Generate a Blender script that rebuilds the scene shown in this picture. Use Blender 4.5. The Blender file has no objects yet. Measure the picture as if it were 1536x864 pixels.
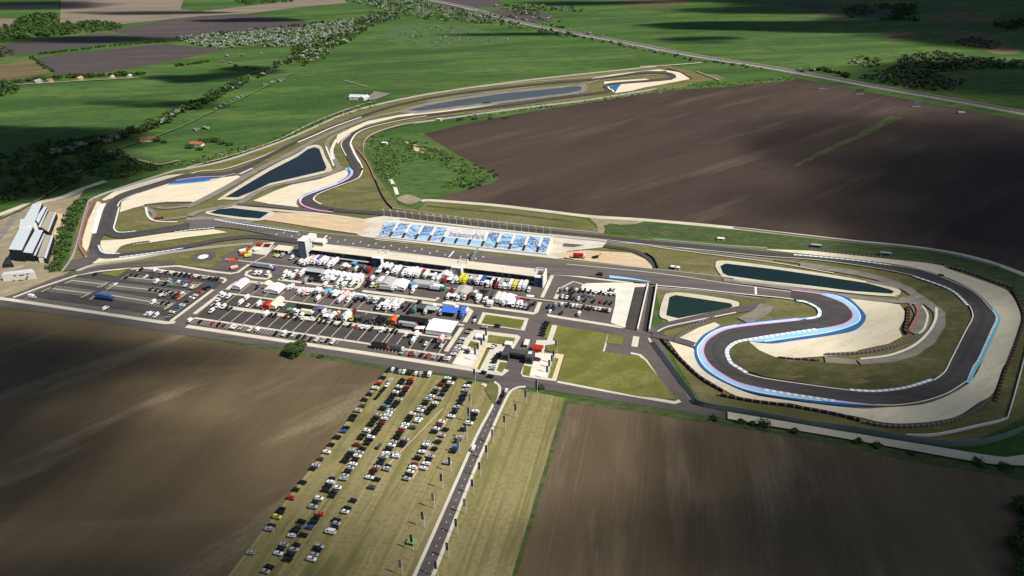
import bpy, bmesh, math, random
from mathutils import Vector, Matrix
from mathutils.geometry import tessellate_polygon
S = bpy.context.scene
COL = S.collection
R = math.radians
rnd = random.Random(7)

# ------------------------------------------------------------------ camera
H = 275.0; F = 1050.0; CX, CY = 768.0, 432.0
PITCH, ROLL = R(28.26), R(-0.51)
cp, sp, cr, sr = math.cos(PITCH), math.sin(PITCH), math.cos(ROLL), math.sin(ROLL)
fw = Vector((0, cp, -sp)); u0 = Vector((0, sp, cp)); x0 = Vector((1, 0, 0))
ax = x0 * cr + u0 * sr; au = u0 * cr - x0 * sr
cam_d = bpy.data.cameras.new('camera'); cam = bpy.data.objects.new('camera', cam_d); COL.objects.link(cam)
cam_d.sensor_width = 36; cam_d.lens = 36 * F / 1536; cam_d.clip_end = 60000; cam_d.clip_start = 1
m = Matrix((ax, au, -fw)).transposed().to_4x4(); m.translation = Vector((0, 0, H)); cam.matrix_world = m
S.camera = cam
def g(x, y, h=0.0):
    """surveyed point of the photograph -> metres on the ground (or on a level h above it)"""
    d = ax * ((x - CX) / F) - au * ((y - CY) / F) + fw
    t = -(H - h) / d.z
    return Vector((d.x * t, d.y * t))
A1 = R(-15.35); A2 = R(74.65)
D1 = Vector((math.cos(A1), math.sin(A1))); D2 = Vector((math.cos(A2), math.sin(A2)))

# ------------------------------------------------------------------ light
SUN_EL, SUN_AZ = R(50), R(-28)
w = bpy.data.worlds.new('World'); S.world = w; w.use_nodes = True
nt = w.node_tree; bgn = nt.nodes['Background']
sky = nt.nodes.new('ShaderNodeTexSky'); sky.sky_type = 'NISHITA'; sky.sun_disc = False
sky.sun_elevation = SUN_EL; sky.sun_rotation = R(90) - SUN_AZ; sky.altitude = 200
nt.links.new(sky.outputs[0], bgn.inputs[0]); bgn.inputs[1].default_value = 0.05
sd = bpy.data.lights.new('sun', 'SUN'); sd.energy = 4.6; sd.angle = R(0.6); sd.color = (1, 0.945, 0.86)
so = bpy.data.objects.new('sun', sd); COL.objects.link(so)
SUN = Vector((math.cos(SUN_EL) * math.cos(SUN_AZ), math.cos(SUN_EL) * math.sin(SUN_AZ), math.sin(SUN_EL)))
so.rotation_euler = SUN.to_track_quat('Z', 'Y').to_euler(); so.location = (0, 0, 500)
S.view_settings.view_transform = 'Standard'; S.view_settings.look = 'None'; S.view_settings.gamma = 1
S.view_settings.exposure = 0.36; S.view_settings.use_curve_mapping = False
S.cycles.transparent_max_bounces = 24; S.cycles.max_bounces = 5; S.cycles.use_denoising = True

# ------------------------------------------------------------------ materials
MATS = {}
def mat(name, c, layers=(), rough=0.9, spec=0.2, metal=0.0, island=None, stripe=None):
    """base colour c; layers = (colour2, feature length, feature width, angle deg, low, high, strength, detail)"""
    if name in MATS: return MATS[name]
    M = bpy.data.materials.new(name); M.use_nodes = True; t = M.node_tree; N = t.nodes; L = t.links
    b = N['Principled BSDF']; b.inputs['Roughness'].default_value = rough; b.inputs['Metallic'].default_value = metal
    b.inputs['Specular IOR Level'].default_value = spec
    col = N.new('ShaderNodeRGB'); col.outputs[0].default_value = (*c, 1); out = col.outputs[0]
    if layers:
        geo = N.new('ShaderNodeNewGeometry')
    for i, ly in enumerate(layers):
        c2, fl, fwd, ang, lo, hi, st, det = ly
        mp = N.new('ShaderNodeMapping'); mp.vector_type = 'TEXTURE'
        mp.inputs['Rotation'].default_value = (0, 0, R(ang)); mp.inputs['Scale'].default_value = (fl, fwd, max(fl, fwd))
        mp.inputs['Location'].default_value = (i * 731.3, i * 397.1, 0)
        L.new(geo.outputs['Position'], mp.inputs[0])
        nz = N.new('ShaderNodeTexNoise'); nz.inputs['Scale'].default_value = 1; nz.inputs['Detail'].default_value = det
        nz.inputs['Roughness'].default_value = 0.6
        L.new(mp.outputs[0], nz.inputs['Vector'])
        mr = N.new('ShaderNodeMapRange'); mr.interpolation_type = 'SMOOTHSTEP'
        mr.inputs[1].default_value = lo; mr.inputs[2].default_value = hi; mr.inputs[4].default_value = st
        L.new(nz.outputs[0], mr.inputs[0])
        mx = N.new('ShaderNodeMix'); mx.data_type = 'RGBA'
        L.new(mr.outputs[0], mx.inputs[0]); L.new(out, mx.inputs[6]); mx.inputs[7].default_value = (*c2, 1); out = mx.outputs[2]
    if island:
        geo2 = N.new('ShaderNodeNewGeometry'); mx = N.new('ShaderNodeMix'); mx.data_type = 'RGBA'
        L.new(geo2.outputs['Random Per Island'], mx.inputs[0]); L.new(out, mx.inputs[6])
        mx.inputs[7].default_value = (*island, 1); out = mx.outputs[2]
    if stripe:                                   # (colour2, period m, share) along the U of a ribbon
        c2, per, share = stripe
        uv = N.new('ShaderNodeUVMap'); sx = N.new('ShaderNodeSeparateXYZ'); L.new(uv.outputs[0], sx.inputs[0])
        dv = N.new('ShaderNodeMath'); dv.operation = 'DIVIDE'; dv.inputs[1].default_value = per; L.new(sx.outputs[0], dv.inputs[0])
        fr = N.new('ShaderNodeMath'); fr.operation = 'FRACT'; L.new(dv.outputs[0], fr.inputs[0])
        lt = N.new('ShaderNodeMath'); lt.operation = 'LESS_THAN'; lt.inputs[1].default_value = share; L.new(fr.outputs[0], lt.inputs[0])
        mx = N.new('ShaderNodeMix'); mx.data_type = 'RGBA'; L.new(lt.outputs[0], mx.inputs[0]); L.new(out, mx.inputs[6])
        mx.inputs[7].default_value = (*c2, 1); out = mx.outputs[2]
    L.new(out, b.inputs['Base Color'])
    MATS[name] = M; return M
def dirang(a, b):
    d = g(*b) - g(*a); return math.degrees(math.atan2(d.y, d.x))
PA_L = dirang((345, 862), (583, 555)); PA_R = dirang((772, 862), (848, 602)); PA_B = dirang((1190, 248), (1345, 172))
grass = mat('meadow_green', (0.040, 0.098, 0.015), [((0.082, 0.140, 0.028), 340, 70, 8, .42, .60, .95, 6), ((0.024, 0.062, 0.011), 420, 110, 20, .46, .66, .85, 6),
    ((0.125, 0.135, 0.058), 120, 14, 12, .56, .72, .6, 6), ((0.030, 0.066, 0.015), 34, 12, 10, .46, .62, .7, 5), ((0.075, 0.11, 0.034), 7, 4, 10, .50, .64, .6, 4)])
lush = mat('lush_grass', (0.058, 0.112, 0.024), [((0.085, 0.135, 0.035), 60, 14, 20, .42, .66, .8, 5), ((0.036, 0.072, 0.018), 14, 9, 0, .46, .62, .8, 5), ((0.13, 0.115, 0.055), 60, 22, -15, .58, .72, .75, 5)])
pale = mat('pale_meadow', (0.075, 0.118, 0.048), [((0.046, 0.092, 0.022), 30, 12, 5, .40, .60, .9, 5)])
dry = mat('dry_grass', (0.150, 0.140, 0.055), [((0.098, 0.102, 0.034), 90, 22, 10, .42, .62, .9, 6), ((0.22, 0.185, 0.10), 50, 9, -16, .55, .70, .7, 6), ((0.085, 0.082, 0.034), 5, 4, 0, .48, .64, .6, 4)])
rough_g = mat('rough_grass', (0.105, 0.095, 0.040), [((0.062, 0.062, 0.024), 34, 14, 20, .42, .60, .9, 6), ((0.17, 0.145, 0.085), 16, 6, 0, .55, .70, .7, 5), ((0.055, 0.052, 0.02), 4, 3, 0, .48, .64, .6, 3)])
mown = mat('mown_field_grass', (0.235, 0.205, 0.090), [((0.160, 0.150, 0.053), 160, 7, PA_R, .44, .60, .95, 5), ((0.31, 0.255, 0.135), 220, 2.6, PA_R + 1, .53, .65, .8, 4),
    ((0.115, 0.115, 0.038), 55, 30, PA_R, .52, .68, .75, 6), ((0.14, 0.13, 0.05), 3, 2, 0, .48, .64, .6, 4)])
lawn = mat('lawn', (0.165, 0.160, 0.040), [((0.112, 0.122, 0.027), 26, 12, 30, .42, .60, .9, 6), ((0.225, 0.205, 0.075), 40, 12, 60, .54, .70, .7, 5), ((0.10, 0.115, 0.026), 3, 2, 0, .46, .62, .6, 4)])
verge = mat('green_verge', (0.052, 0.078, 0.026), [((0.095, 0.105, 0.045), 14, 5, -8, .44, .62, .8, 6), ((0.028, 0.05, 0.015), 5, 3, 0, .50, .64, .7, 4)])
soilB = mat('ploughed_soil_far', (0.060, 0.042, 0.033), [((0.041, 0.029, 0.024), 420, 90, PA_B, .42, .60, .9, 6), ((0.105, 0.076, 0.055), 330, 40, PA_B - 6, .52, .72, .8, 6),
    ((0.078, 0.057, 0.043), 130, 3, PA_B, .52, .68, .4, 5), ((0.034, 0.025, 0.02), 100, 2.6, PA_B + 1, .53, .68, .35, 5), ((0.052, 0.039, 0.031), 4, 3, 0, .48, .64, .5, 4)])
soilL = mat('ploughed_soil_west', (0.114, 0.086, 0.048), [((0.083, 0.062, 0.035), 260, 60, PA_L, .42, .62, .9, 5), ((0.20, 0.160, 0.102), 170, 40, PA_L - 30, .52, .68, .9, 5),  # pale streaks: dry soil, with sunlit patches also painted into the colour
    ((0.145, 0.109, 0.068), 110, 1.2, PA_L, .52, .66, .42, 5), ((0.090, 0.067, 0.047), 90, 1.5, PA_L + .5, .53, .66, .4, 5), ((0.150, 0.118, 0.078), 120, 14, PA_L - 70, .54, .72, .4, 5), ((0.10, 0.076, 0.053), 2, 2, 0, .48, .64, .5, 4)])
soilR = mat('ploughed_soil_east', (0.121, 0.090, 0.053), [((0.083, 0.061, 0.037), 200, 50, PA_R + 8, .42, .62, .9, 5), ((0.195, 0.150, 0.098), 170, 30, PA_R + 3, .52, .70, .85, 5),
    ((0.158, 0.119, 0.078), 120, 1.1, PA_R + 1, .51, .66, .5, 5), ((0.090, 0.067, 0.048), 110, 1.3, PA_R + 1.6, .52, .66, .5, 5), ((0.11, 0.083, 0.058), 2, 2, 0, .48, .64, .5, 4)])
soilT = mat('ploughed_soil_north', (0.066, 0.055, 0.055), [((0.088, 0.074, 0.070), 260, 40, 8, .48, .7, .9, 4), ((0.05, 0.042, 0.042), 150, 12, 8, .5, .7, .7, 4)])
tan_f = mat('stubble_field', (0.20, 0.165, 0.125), [((0.15, 0.12, 0.095), 300, 60, 5, .42, .66, .9, 4), ((0.27, 0.235, 0.18), 120, 30, 12, .55, .75, .7, 4)])
orange_f = mat('light_brown_field', (0.15, 0.11, 0.06), [((0.075, 0.075, 0.035), 160, 20, 30, .40, .62, .9, 4)])
dirt = mat('bare_dirt', (0.27, 0.225, 0.155), [((0.22, 0.185, 0.12), 18, 10, 25, .42, .64, .9, 5), ((0.43, 0.38, 0.29), 30, 9, 60, .54, .72, .7, 5), ((0.14, 0.14, 0.07), 14, 9, 0, .60, .74, .7, 5)])
sand = mat('sand', (0.50, 0.385, 0.245), [((0.58, 0.46, 0.31), 16, 6, -15, .42, .64, .8, 5), ((0.38, 0.28, 0.17), 5, 3, 0, .56, .74, .7, 4)])
gravel = mat('gravel_trap', (0.63, 0.565, 0.425), [((0.54, 0.475, 0.35), 40, 7, 30, .46, .64, .8, 6), ((0.67, 0.61, 0.47), 3, 3, 0, .46, .64, .5, 3), ((0.50, 0.44, 0.32), 60, 1.6, -20, .58, .68, .5, 5), ((0.50, 0.44, 0.32), 60, 1.6, 40, .60, .70, .45, 5)])
cream = mat('pale_gravel_road', (0.52, 0.48, 0.38), [((0.42, 0.38, 0.29), 22, 6, -10, .44, .66, .8, 4)])
conc = mat('pale_concrete', (0.56, 0.525, 0.435), [((0.50, 0.46, 0.375), 12, 6, -15, .44, .66, .8, 4)])
concw = mat('white_concrete', (0.66, 0.64, 0.57), [((0.55, 0.53, 0.46), 14, 8, -15, .46, .68, .8, 4)])
path_y = mat('yellow_gravel_path', (0.60, 0.50, 0.30))
road = mat('road_asphalt', (0.098, 0.087, 0.085), [((0.072, 0.064, 0.064), 40, 5, -8, .42, .64, .8, 4), ((0.112, 0.10, 0.098), 18, 9, 10, .54, .72, .6, 4)])
lot = mat('paddock_asphalt', (0.116, 0.099, 0.092), [((0.088, 0.075, 0.071), 30, 11, -15, .42, .64, .8, 5), ((0.108, 0.094, 0.089), 22, 8, 75, .54, .72, .6, 5)])
lot2 = mat('car_park_asphalt', (0.060, 0.056, 0.055), [((0.048, 0.045, 0.045), 24, 9, -15, .42, .64, .8, 4)])
track = mat('track_asphalt', (0.070, 0.064, 0.064), [((0.050, 0.046, 0.046), 70, 5, -20, .42, .64, .8, 4), ((0.080, 0.071, 0.071), 26, 7, 20, .54, .72, .5, 4)])
straight = mat('straight_asphalt', (0.128, 0.112, 0.108), [((0.092, 0.080, 0.078), 120, 5, -7.5, .42, .64, .85, 4), ((0.115, 0.10, 0.099), 60, 3, -7.5, .54, .72, .6, 3)])
service = mat('service_road', (0.215, 0.195, 0.17), [((0.15, 0.137, 0.12), 22, 7, 20, .42, .64, .8, 4)])
white_p = mat('white_paint', (0.74, 0.73, 0.70)); lblue = mat('light_blue_paint', (0.26, 0.52, 0.80), [((0.33, 0.58, 0.84), 20, 6, 0, .44, .66, .7, 3)])
dblue = mat('dark_blue_paint', (0.028, 0.115, 0.32)); pink = mat('pink_paint', (0.60, 0.30, 0.50)); lilac = mat('lilac_paint', (0.52, 0.52, 0.74))
kerb_m = mat('blue_white_kerb', (0.36, 0.50, 0.60), stripe=((0.76, 0.76, 0.76), 4.4, .55)); kerb_w = mat('white_kerb', (0.72, 0.72, 0.72), stripe=((0.30, 0.55, 0.78), 9, .25))
dash = mat('dashed_line', (0.09, 0.08, 0.079)); cyan = mat('turquoise_paint', (0.16, 0.48, 0.62))
water = mat('pond_water', (0.006, 0.018, 0.020), rough=0.15, spec=0.28); water_b = mat('pond_water_blue', (0.008, 0.012, 0.015), rough=0.15, spec=0.28)
water_g = mat('pond_water_green', (0.012, 0.028, 0.021), rough=0.18, spec=0.25); water_s = mat('pond_water_pale', (0.050, 0.060, 0.070), [((0.07, 0.08, 0.088), 60, 12, 8, .4, .7, .8, 3)], rough=0.3, spec=0.5)

# ------------------------------------------------------------------ ground sheets
ZL = [0.0]
def link(name, me, mats, parent=None):
    o = bpy.data.objects.new(name, me); COL.objects.link(o)
    if mats is not None and not me.materials:
        for mm in (mats if isinstance(mats, (list, tuple)) else [mats]): me.materials.append(mm)
    if parent: o.parent = parent
    return o
def struct(o): o['kind'] = 'structure'; return o
def spline(pts, sub=5, closed=False):
    n = len(pts); out = []
    if n < 3: return [Vector(p) for p in pts]
    rng = range(n if closed else n - 1)
    for i in rng:
        if closed: p0, p1, p2, p3 = (pts[(i + k) % n] for k in (-1, 0, 1, 2))
        else: p0, p1, p2, p3 = pts[max(i - 1, 0)], pts[i], pts[i + 1], pts[min(i + 2, n - 1)]
        for k in range(sub):
            t = k / sub
            out.append(0.5 * ((2 * p1) + (p2 - p0) * t + (2 * p0 - 5 * p1 + 4 * p2 - p3) * t * t + (3 * p1 - p0 - 3 * p2 + p3) * t ** 3))
    if not closed: out.append(Vector(pts[-1]))
    return out
def px(pts): return [g(*p) for p in pts]
def nextz():
    ZL[0] += 0.006; return ZL[0]
def poly(name, P, mt, z=None):
    z = nextz() if z is None else z
    P3 = [Vector((p.x, p.y, 0)) for p in P]
    tris = tessellate_polygon([P3]); f = []
    for t in tris:
        a, b, c = (P3[i] for i in t)
        cr_ = (b - a).cross(c - a).z
        if abs(cr_) < 1e-9: continue
        f.append(t if cr_ > 0 else (t[0], t[2], t[1]))
    me = bpy.data.meshes.new(name); me.from_pydata([(p.x, p.y, z) for p in P], [], f); me.update()
    o = struct(link(name, me, mt)); o['lift'] = z
    return o
def area(name, pts, mt, smooth=False, z=None):
    P = px(pts)
    return poly(name, spline(P, 5, True) if smooth else P, mt, z)
def band(name, ea, eb, mt, z=None):
    """area between two surveyed edges"""
    return poly(name, spline(px(ea)) + spline(px(eb))[::-1], mt, z)
def rib_mesh(name, P, o0, o1, z0, z1=None, closed=False):
    """ribbon along metres polyline P, from offset o0 to o1 to its left; a solid wall if z1 is given"""
    n = len(P); V = []; Fc = []; us = [0.0]
    for i in range(1, n): us.append(us[-1] + (P[i] - P[i - 1]).length)
    nor = []
    for i in range(n):
        d = (P[min(i + 1, n - 1)] - P[max(i - 1, 0)])
        if d.length < 1e-6: d = Vector((1, 0))
        d.normalize(); nor.append(Vector((-d.y, d.x)))
    oo0 = o0 if callable(o0) else (lambda t: o0); oo1 = o1 if callable(o1) else (lambda t: o1)
    me = bpy.data.meshes.new(name); UV = []
    if z1 is None:
        for i in range(n):
            t = i / (n - 1)
            a = P[i] + nor[i] * oo1(t); b = P[i] + nor[i] * oo0(t); V += [(a.x, a.y, z0), (b.x, b.y, z0)]
        for i in range(n - 1): Fc.append((2 * i + 1, 2 * i + 3, 2 * i + 2, 2 * i)); UV += [(us[i], 0), (us[i + 1], 0), (us[i + 1], 1), (us[i], 1)]
    else:
        for i in range(n):
            t = i / (n - 1)
            a = P[i] + nor[i] * oo1(t); b = P[i] + nor[i] * oo0(t)
            V += [(b.x, b.y, z0), (b.x, b.y, z1), (a.x, a.y, z1), (a.x, a.y, z0)]
        for i in range(n - 1):
            for k in range(4):
                q = (k + 1) % 4
                Fc.append((4 * i + k, 4 * (i + 1) + k, 4 * (i + 1) + q, 4 * i + q)); UV += [(us[i], k), (us[i + 1], k), (us[i + 1], q), (us[i], q)]
        Fc += [(0, 1, 2, 3), (4 * n - 1, 4 * n - 2, 4 * n - 3, 4 * n - 4)]; UV += [(0, 0)] * 8
    me.from_pydata(V, [], Fc); uvl = me.uv_layers.new(name='UVMap')
    for i, q in enumerate(UV): uvl.data[i].uv = q
    me.update(); return me
def strip(name, pts, w0, mt, z=None, smooth=True, side=0, w1=None):
    """road, line or kerb along surveyed points; side 0 centred, +1 left only, -1 right only"""
    P = px(pts); P = spline(P) if smooth else P
    z = nextz() if z is None else z
    w1 = w0 if w1 is None else w1
    f = lambda t: w0 + (w1 - w0) * t
    if side == 0: a, b = (lambda t: -f(t) / 2), (lambda t: f(t) / 2)
    elif side > 0: a, b = 0, f
    else: a, b = (lambda t: -f(t)), 0
    o = struct(link(name, rib_mesh(name, P, a, b, z), mt)); o['lift'] = z; return o
def Z(ox, oy, pts, s=4.8): return [(ox + p[0] / s, oy + p[1] / s) for p in pts]

G = 30000
me = bpy.data.meshes.new('ground'); me.from_pydata([(-G, -G, 0), (G, -G, 0), (G, G, 0), (-G, G, 0)], [], [(0, 1, 2, 3)]); struct(link('ground', me, grass))

# far fields
area('stubble_field', [(92, -12), (280, -12), (270, 14), (300, 17), (435, 2), (445, -10), (515, -10), (520, 4), (446, 11), (373, 20), (300, 24), (240, 30), (183, 36), (90, 34)], tan_f)
area('ploughed_field', [(165, 47), (234, 33), (300, 24), (373, 22), (467, 33), (440, 44), (347, 48), (300, 53), (258, 58), (221, 58)], soilT)
area('ploughed_field', [(-60, 78), (5, 67), (140, 50), (163, 50), (214, 59), (130, 70), (52, 79), (-60, 94)], soilT)
area('ploughed_field', [(55, 86), (247, 65), (336, 75), (260, 91), (156, 109), (81, 112)], soilT)
area('light_brown_field', [(-60, 104), (0, 96), (49, 90), (78, 109), (26, 118), (-60, 130)], orange_f)
area('stubble_field', [(-60, 10), (88, 7), (88, 13), (-60, 15)], tan_f)
area('stubble_field', [(-60, 28), (28, 28), (18, 43), (-60, 44)], tan_f)
area('ploughed_field', [(640, -14), (700, -14), (750, 3), (758, 9), (690, 14), (655, 8)], soilT)
area('ploughed_field', [(722, 19), (740, 15), (785, 14), (820, 20), (834, 26), (815, 32), (795, 34), (760, 27)], soilT, True)
area('pale_meadow', [(575, 52), (620, 35), (700, 40), (775, 60), (740, 66), (690, 70), (610, 70)], pale, True)
area('stubble_field', [(1213, 25), (1225, 20), (1265, 22), (1271, 27), (1240, 26)], orange_f, True)
area('ploughed_field', [(1168, 7), (1235, 3), (1265, 12), (1215, 15)], soilT)
area('ploughed_field', [(1290, 27), (1300, 18), (1345, 18), (1335, 30)], soilT)
area('ploughed_field', [(1372, 24), (1430, 16), (1505, 24), (1480, 33), (1400, 31)], orange_f)
area('stubble_field', [(1326, 58), (1342, 47), (1378, 50), (1365, 61)], orange_f, True)
area('stubble_field', [(1396, 50), (1450, 46), (1500, 58), (1532, 78), (1490, 80), (1450, 60)], orange_f, True)
area('ploughed_field', [(900, -14), (1010, -14), (1040, 2), (960, 12)], rough_g, True)
# highway
HW = [(600, -14), (640, -2), (700, 11), (762, 29), (848, 47), (952, 66), (1040, 83), (1136, 98), (1222, 113), (1342, 135), (1440, 152), (1560, 174), (1700, 200)]
strip('highway_verge', HW, 34, service); strip('highway', HW, 20, road)
strip('highway_line', [(p[0], p[1] + 1.4) for p in HW], 2.2, concw); strip('highway_line', HW, 0.7, white_p)
# big dark field
area('ploughed_field', [(635, 201), (709, 182.7), (800, 167), (885, 153.7), (968, 141), (1031, 134), (1080, 131), (1136, 125), (1188, 120.5), (1195, 117), (1341, 145), (1536, 180), (1760, 222),
    (1760, 500), (1560, 422), (1493, 394), (1424, 377.7), (1351, 368), (1278, 361), (1100, 340), (967, 328.5), (888, 324), (780, 313), (700, 304), (644, 299), (660, 295), (700, 285), (738, 275), (750, 268), (740, 259), (709, 244), (678, 227.5), (657, 216)], soilB)
strip('grass_strip', [(1192, 250), (1235, 228), (1290, 203), (1318, 188), (1345, 175)], 5, mat('weedy_strip', (0.095, 0.105, 0.045), [((0.06, 0.08, 0.03), 20, 6, 20, .4, .6, .9, 4), ((0.055, 0.04, 0.03), 24, 9, 40, .52, .62, .9, 4)]), w1=17)
# circuit ground
area('infield', [(100, 400), (118, 330), (140, 300), (262, 256), (300, 248), (330, 243), (400, 220), (520, 168), (640, 139), (800, 117), (900, 107), (1000, 98), (1052, 110), (1075, 112), (1090, 118), (1042, 124), (1030, 130), (900, 151), (760, 165), (640, 180), (590, 190), (560, 205),
    (545, 225), (560, 258), (598, 308), (640, 318), (900, 350), (1000, 362), (1100, 368), (1290, 384), (1420, 398), (1500, 424), (1545, 470), (1545, 620), (1510, 640), (1455, 664), (1410, 664), (1300, 645), (1130, 622), (1054, 609), (1000, 520), (985, 440), (830, 420), (420, 370), (290, 392), (120, 404)], dry)
area('disturbed_grass', [(640, 303), (750, 311), (880, 330), (905, 350), (790, 341), (680, 326), (623, 319)], dry)
strip('grass_strip', [(640, 309), (760, 321), (860, 333)], 5, verge); strip('grass_strip', [(640, 322), (760, 335), (890, 349)], 4, mat('straw', (0.26, 0.20, 0.12)))
area('disturbed_grass', [(885, 326), (905, 324), (965, 331), (940, 338), (912, 336), (905, 350), (898, 350), (895, 338)], dirt, True)
strip('dirt_track', [(632, 302), (644, 300.5), (700, 304.5), (748, 308.5), (820, 317), (888, 325), (967, 330), (1100, 342), (1278, 362), (1351, 369), (1424, 379), (1493, 396), (1580, 430)], 7, cream)
area('meadow_strip', [(905, 338), (960, 336), (1100, 345), (1278, 365), (1351, 372), (1424, 382), (1493, 400), (1560, 430), (1580, 470), (1540, 460), (1500, 425), (1420, 396), (1290, 380), (1100, 365), (1000, 356), (910, 348)], verge)
area('lush_patch', [(548, 212), (600, 200), (640, 203), (680, 229), (748, 268), (700, 284), (640, 298), (606, 304), (585, 280), (562, 250)], lush)
area('sandy_mound_path', [(609, 213), (617, 215), (628, 219), (641, 227), (634, 229), (622, 226)], sand, True)
area('bare_patch', [(595, 298), (612, 292), (632, 300), (612, 306)], dirt, True)
strip('gravel_path', [(577, 258), (590, 276), (596, 292)], 4, concw)
# mown field, soil fields of the foreground
area('mown_field', [(335, 885), (345, 864), (583, 553), (700, 570), (770, 582), (850, 598), (764, 890)], mown)
area('ploughed_field', [(-260, 478), (-60, 468), (10, 464), (60, 469), (250, 498), (430, 528), (581, 553.5), (343, 864), (320, 900), (-260, 900)], soilL)
area('ploughed_field', [(850, 602), (960, 615), (1030, 628), (1129, 642), (1260, 665), (1359, 688), (1491, 709), (1545, 722), (1800, 770), (1800, 900), (762, 900)], soilR)
strip('green_verge', [(-60, 462), (60, 466), (250, 495), (430, 526), (583, 551)], 7, verge); strip('green_verge', [(852, 599), (960, 612), (1030, 624), (1129, 639), (1260, 662), (1359, 684), (1491, 705), (1560, 722)], 9, verge)
strip('field_edge', [(583, 554), (345, 864), (330, 884)], 1.6, mat('straw_edge', (0.27, 0.23, 0.12)), smooth=False); strip('field_edge', [(850, 600), (766, 884)], 2.4, verge, smooth=False)
area('worn_ground', [(584, 553), (700, 571), (735, 577), (752, 590), (720, 640), (690, 700), (660, 760), (620, 840), (600, 890), (628, 890), (700, 700), (757, 585), (700, 574)], mat('worn_grass', (0.235, 0.19, 0.105), [((0.15, 0.135, 0.055), 60, 5, PA_R, .42, .62, .9, 5)]))
for a, b in [((640, 562), (405, 864)), ((660, 640), (500, 864)), ((592, 590), (420, 800)), ((560, 745), (470, 864)), ((690, 600), (520, 835)), ((800, 620), (715, 864)), ((832, 640), (765, 850))]:
    strip('wheel_track', [a, b], 1.5, mat('worn_track', (0.24, 0.20, 0.10), [((0.14, 0.13, 0.05), 40, 4, PA_R, .4, .6, .8, 4)]), smooth=False)
# dirt around the halls in the west
area('bare_ground', [(-90, 350), (0, 327), (32, 306), (88, 300), (110, 290), (128, 283), (118, 298), (98, 338), (85, 392), (72, 410), (108, 406), (85, 420), (50, 430), (20, 447), (-90, 462)], dirt)
strip('dirt_track', [(-60, 345), (0, 322), (40, 308), (90, 297), (122, 284), (158, 272)], 9, cream); strip('dirt_track', [(-30, 380), (0, 355), (18, 330), (30, 316)], 7, service)
area('sand_strip', [(84, 319), (94, 321), (88, 352), (76, 352)], sand)

# paddock
area('paddock', [(12, 454), (45, 437), (115, 409), (150, 399), (197, 394), (260, 392), (330, 388), (372, 366), (415, 360), (450, 372), (470, 372), (640, 392), (803, 416), (826, 411), (950, 424.5), (986, 431.5), (976, 497), (986, 505), (1043, 604), (1022, 609), (960, 605), (800, 581), (725, 571), (600, 551), (446, 526), (280, 503), (18, 461)], lot)
strip('perimeter_road', [(-40, 462), (0, 451), (40, 438), (83, 420), (115, 411)], 8, road)
band('south_road', [(-60, 447), (18, 454), (250, 488.5), (280, 494), (600, 543), (725, 562), (820, 576), (920, 592), (1020, 606), (1040, 606), (1092, 621)], [(-60, 458), (18, 462), (267, 500), (447, 526.5), (582, 549.5), (725, 571), (800, 583), (920, 601), (1064, 624.5), (1091, 629.5)], road)
area('car_park', [(26, 449), (116, 415), (160, 407), (200, 406), (212, 403), (322, 419), (334, 425), (318, 437), (255, 482), (22, 450)], lot2)
area('car_park', [(328, 444), (342, 437), (600, 473), (693, 490), (690, 496), (668, 531), (600, 521), (294, 476.5)], mat('west_paddock', (0.064, 0.057, 0.055), [((0.052, 0.046, 0.045), 26, 9, -15, .42, .64, .8, 4)]))
# entrance road
band('entrance_road', Z(600, 540, [(710, 235), (700, 250), (640, 385), (565, 540), (420, 864)]) + [(625, 864), (610, 895)], Z(600, 540, [(800, 225), (770, 260), (715, 370), (640, 540), (500, 864)]) + [(645, 864), (630, 895)], road)
area('junction', Z(660, 480, [(620, 690), (720, 640), (780, 540), (830, 400), (1000, 400), (975, 530), (935, 650), (960, 690), (1100, 720), (985, 770), (880, 790), (790, 830), (700, 860), (690, 790), (640, 720)], 7.68), road)
for k in range(26):                                    # centre dashes of the entrance road
    t = k / 26 + .01; a = g(636, 864).lerp(g(747, 602), t); b = g(636, 864).lerp(g(747, 602), t + 0.009)
    if k % 1 == 0: struct(link('road_marking', rib_mesh('road_marking', [a, b], -.15, .15, ZL[0] + .006), mat('worn_road_paint', (.52, .50, .46))))
for a, b in [((617, 582), (513, 694)), ((665, 613), (573, 707)), ((672, 628.5), (619, 719))]: strip('rope_line', [a, b], .45, mat('pale_rope', (.55, .48, .36)), smooth=False)
ZL[0] += 0.01
strip('road_edge', Z(600, 540, [(590, 175), (620, 190), (672, 275), (660, 300)]), 2.2, conc)
strip('road_edge', Z(600, 540, [(680, 160), (715, 190), (716, 230), (690, 285), (640, 385), (556, 540), (412, 864)]) + [(621, 866), (606, 895)], 1.8, conc)
strip('road_edge', Z(600, 540, [(905, 195), (850, 200), (800, 225), (772, 268), (722, 370), (648, 540), (508, 864)]) + [(649, 866), (634, 895)], 1.8, conc)
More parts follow.
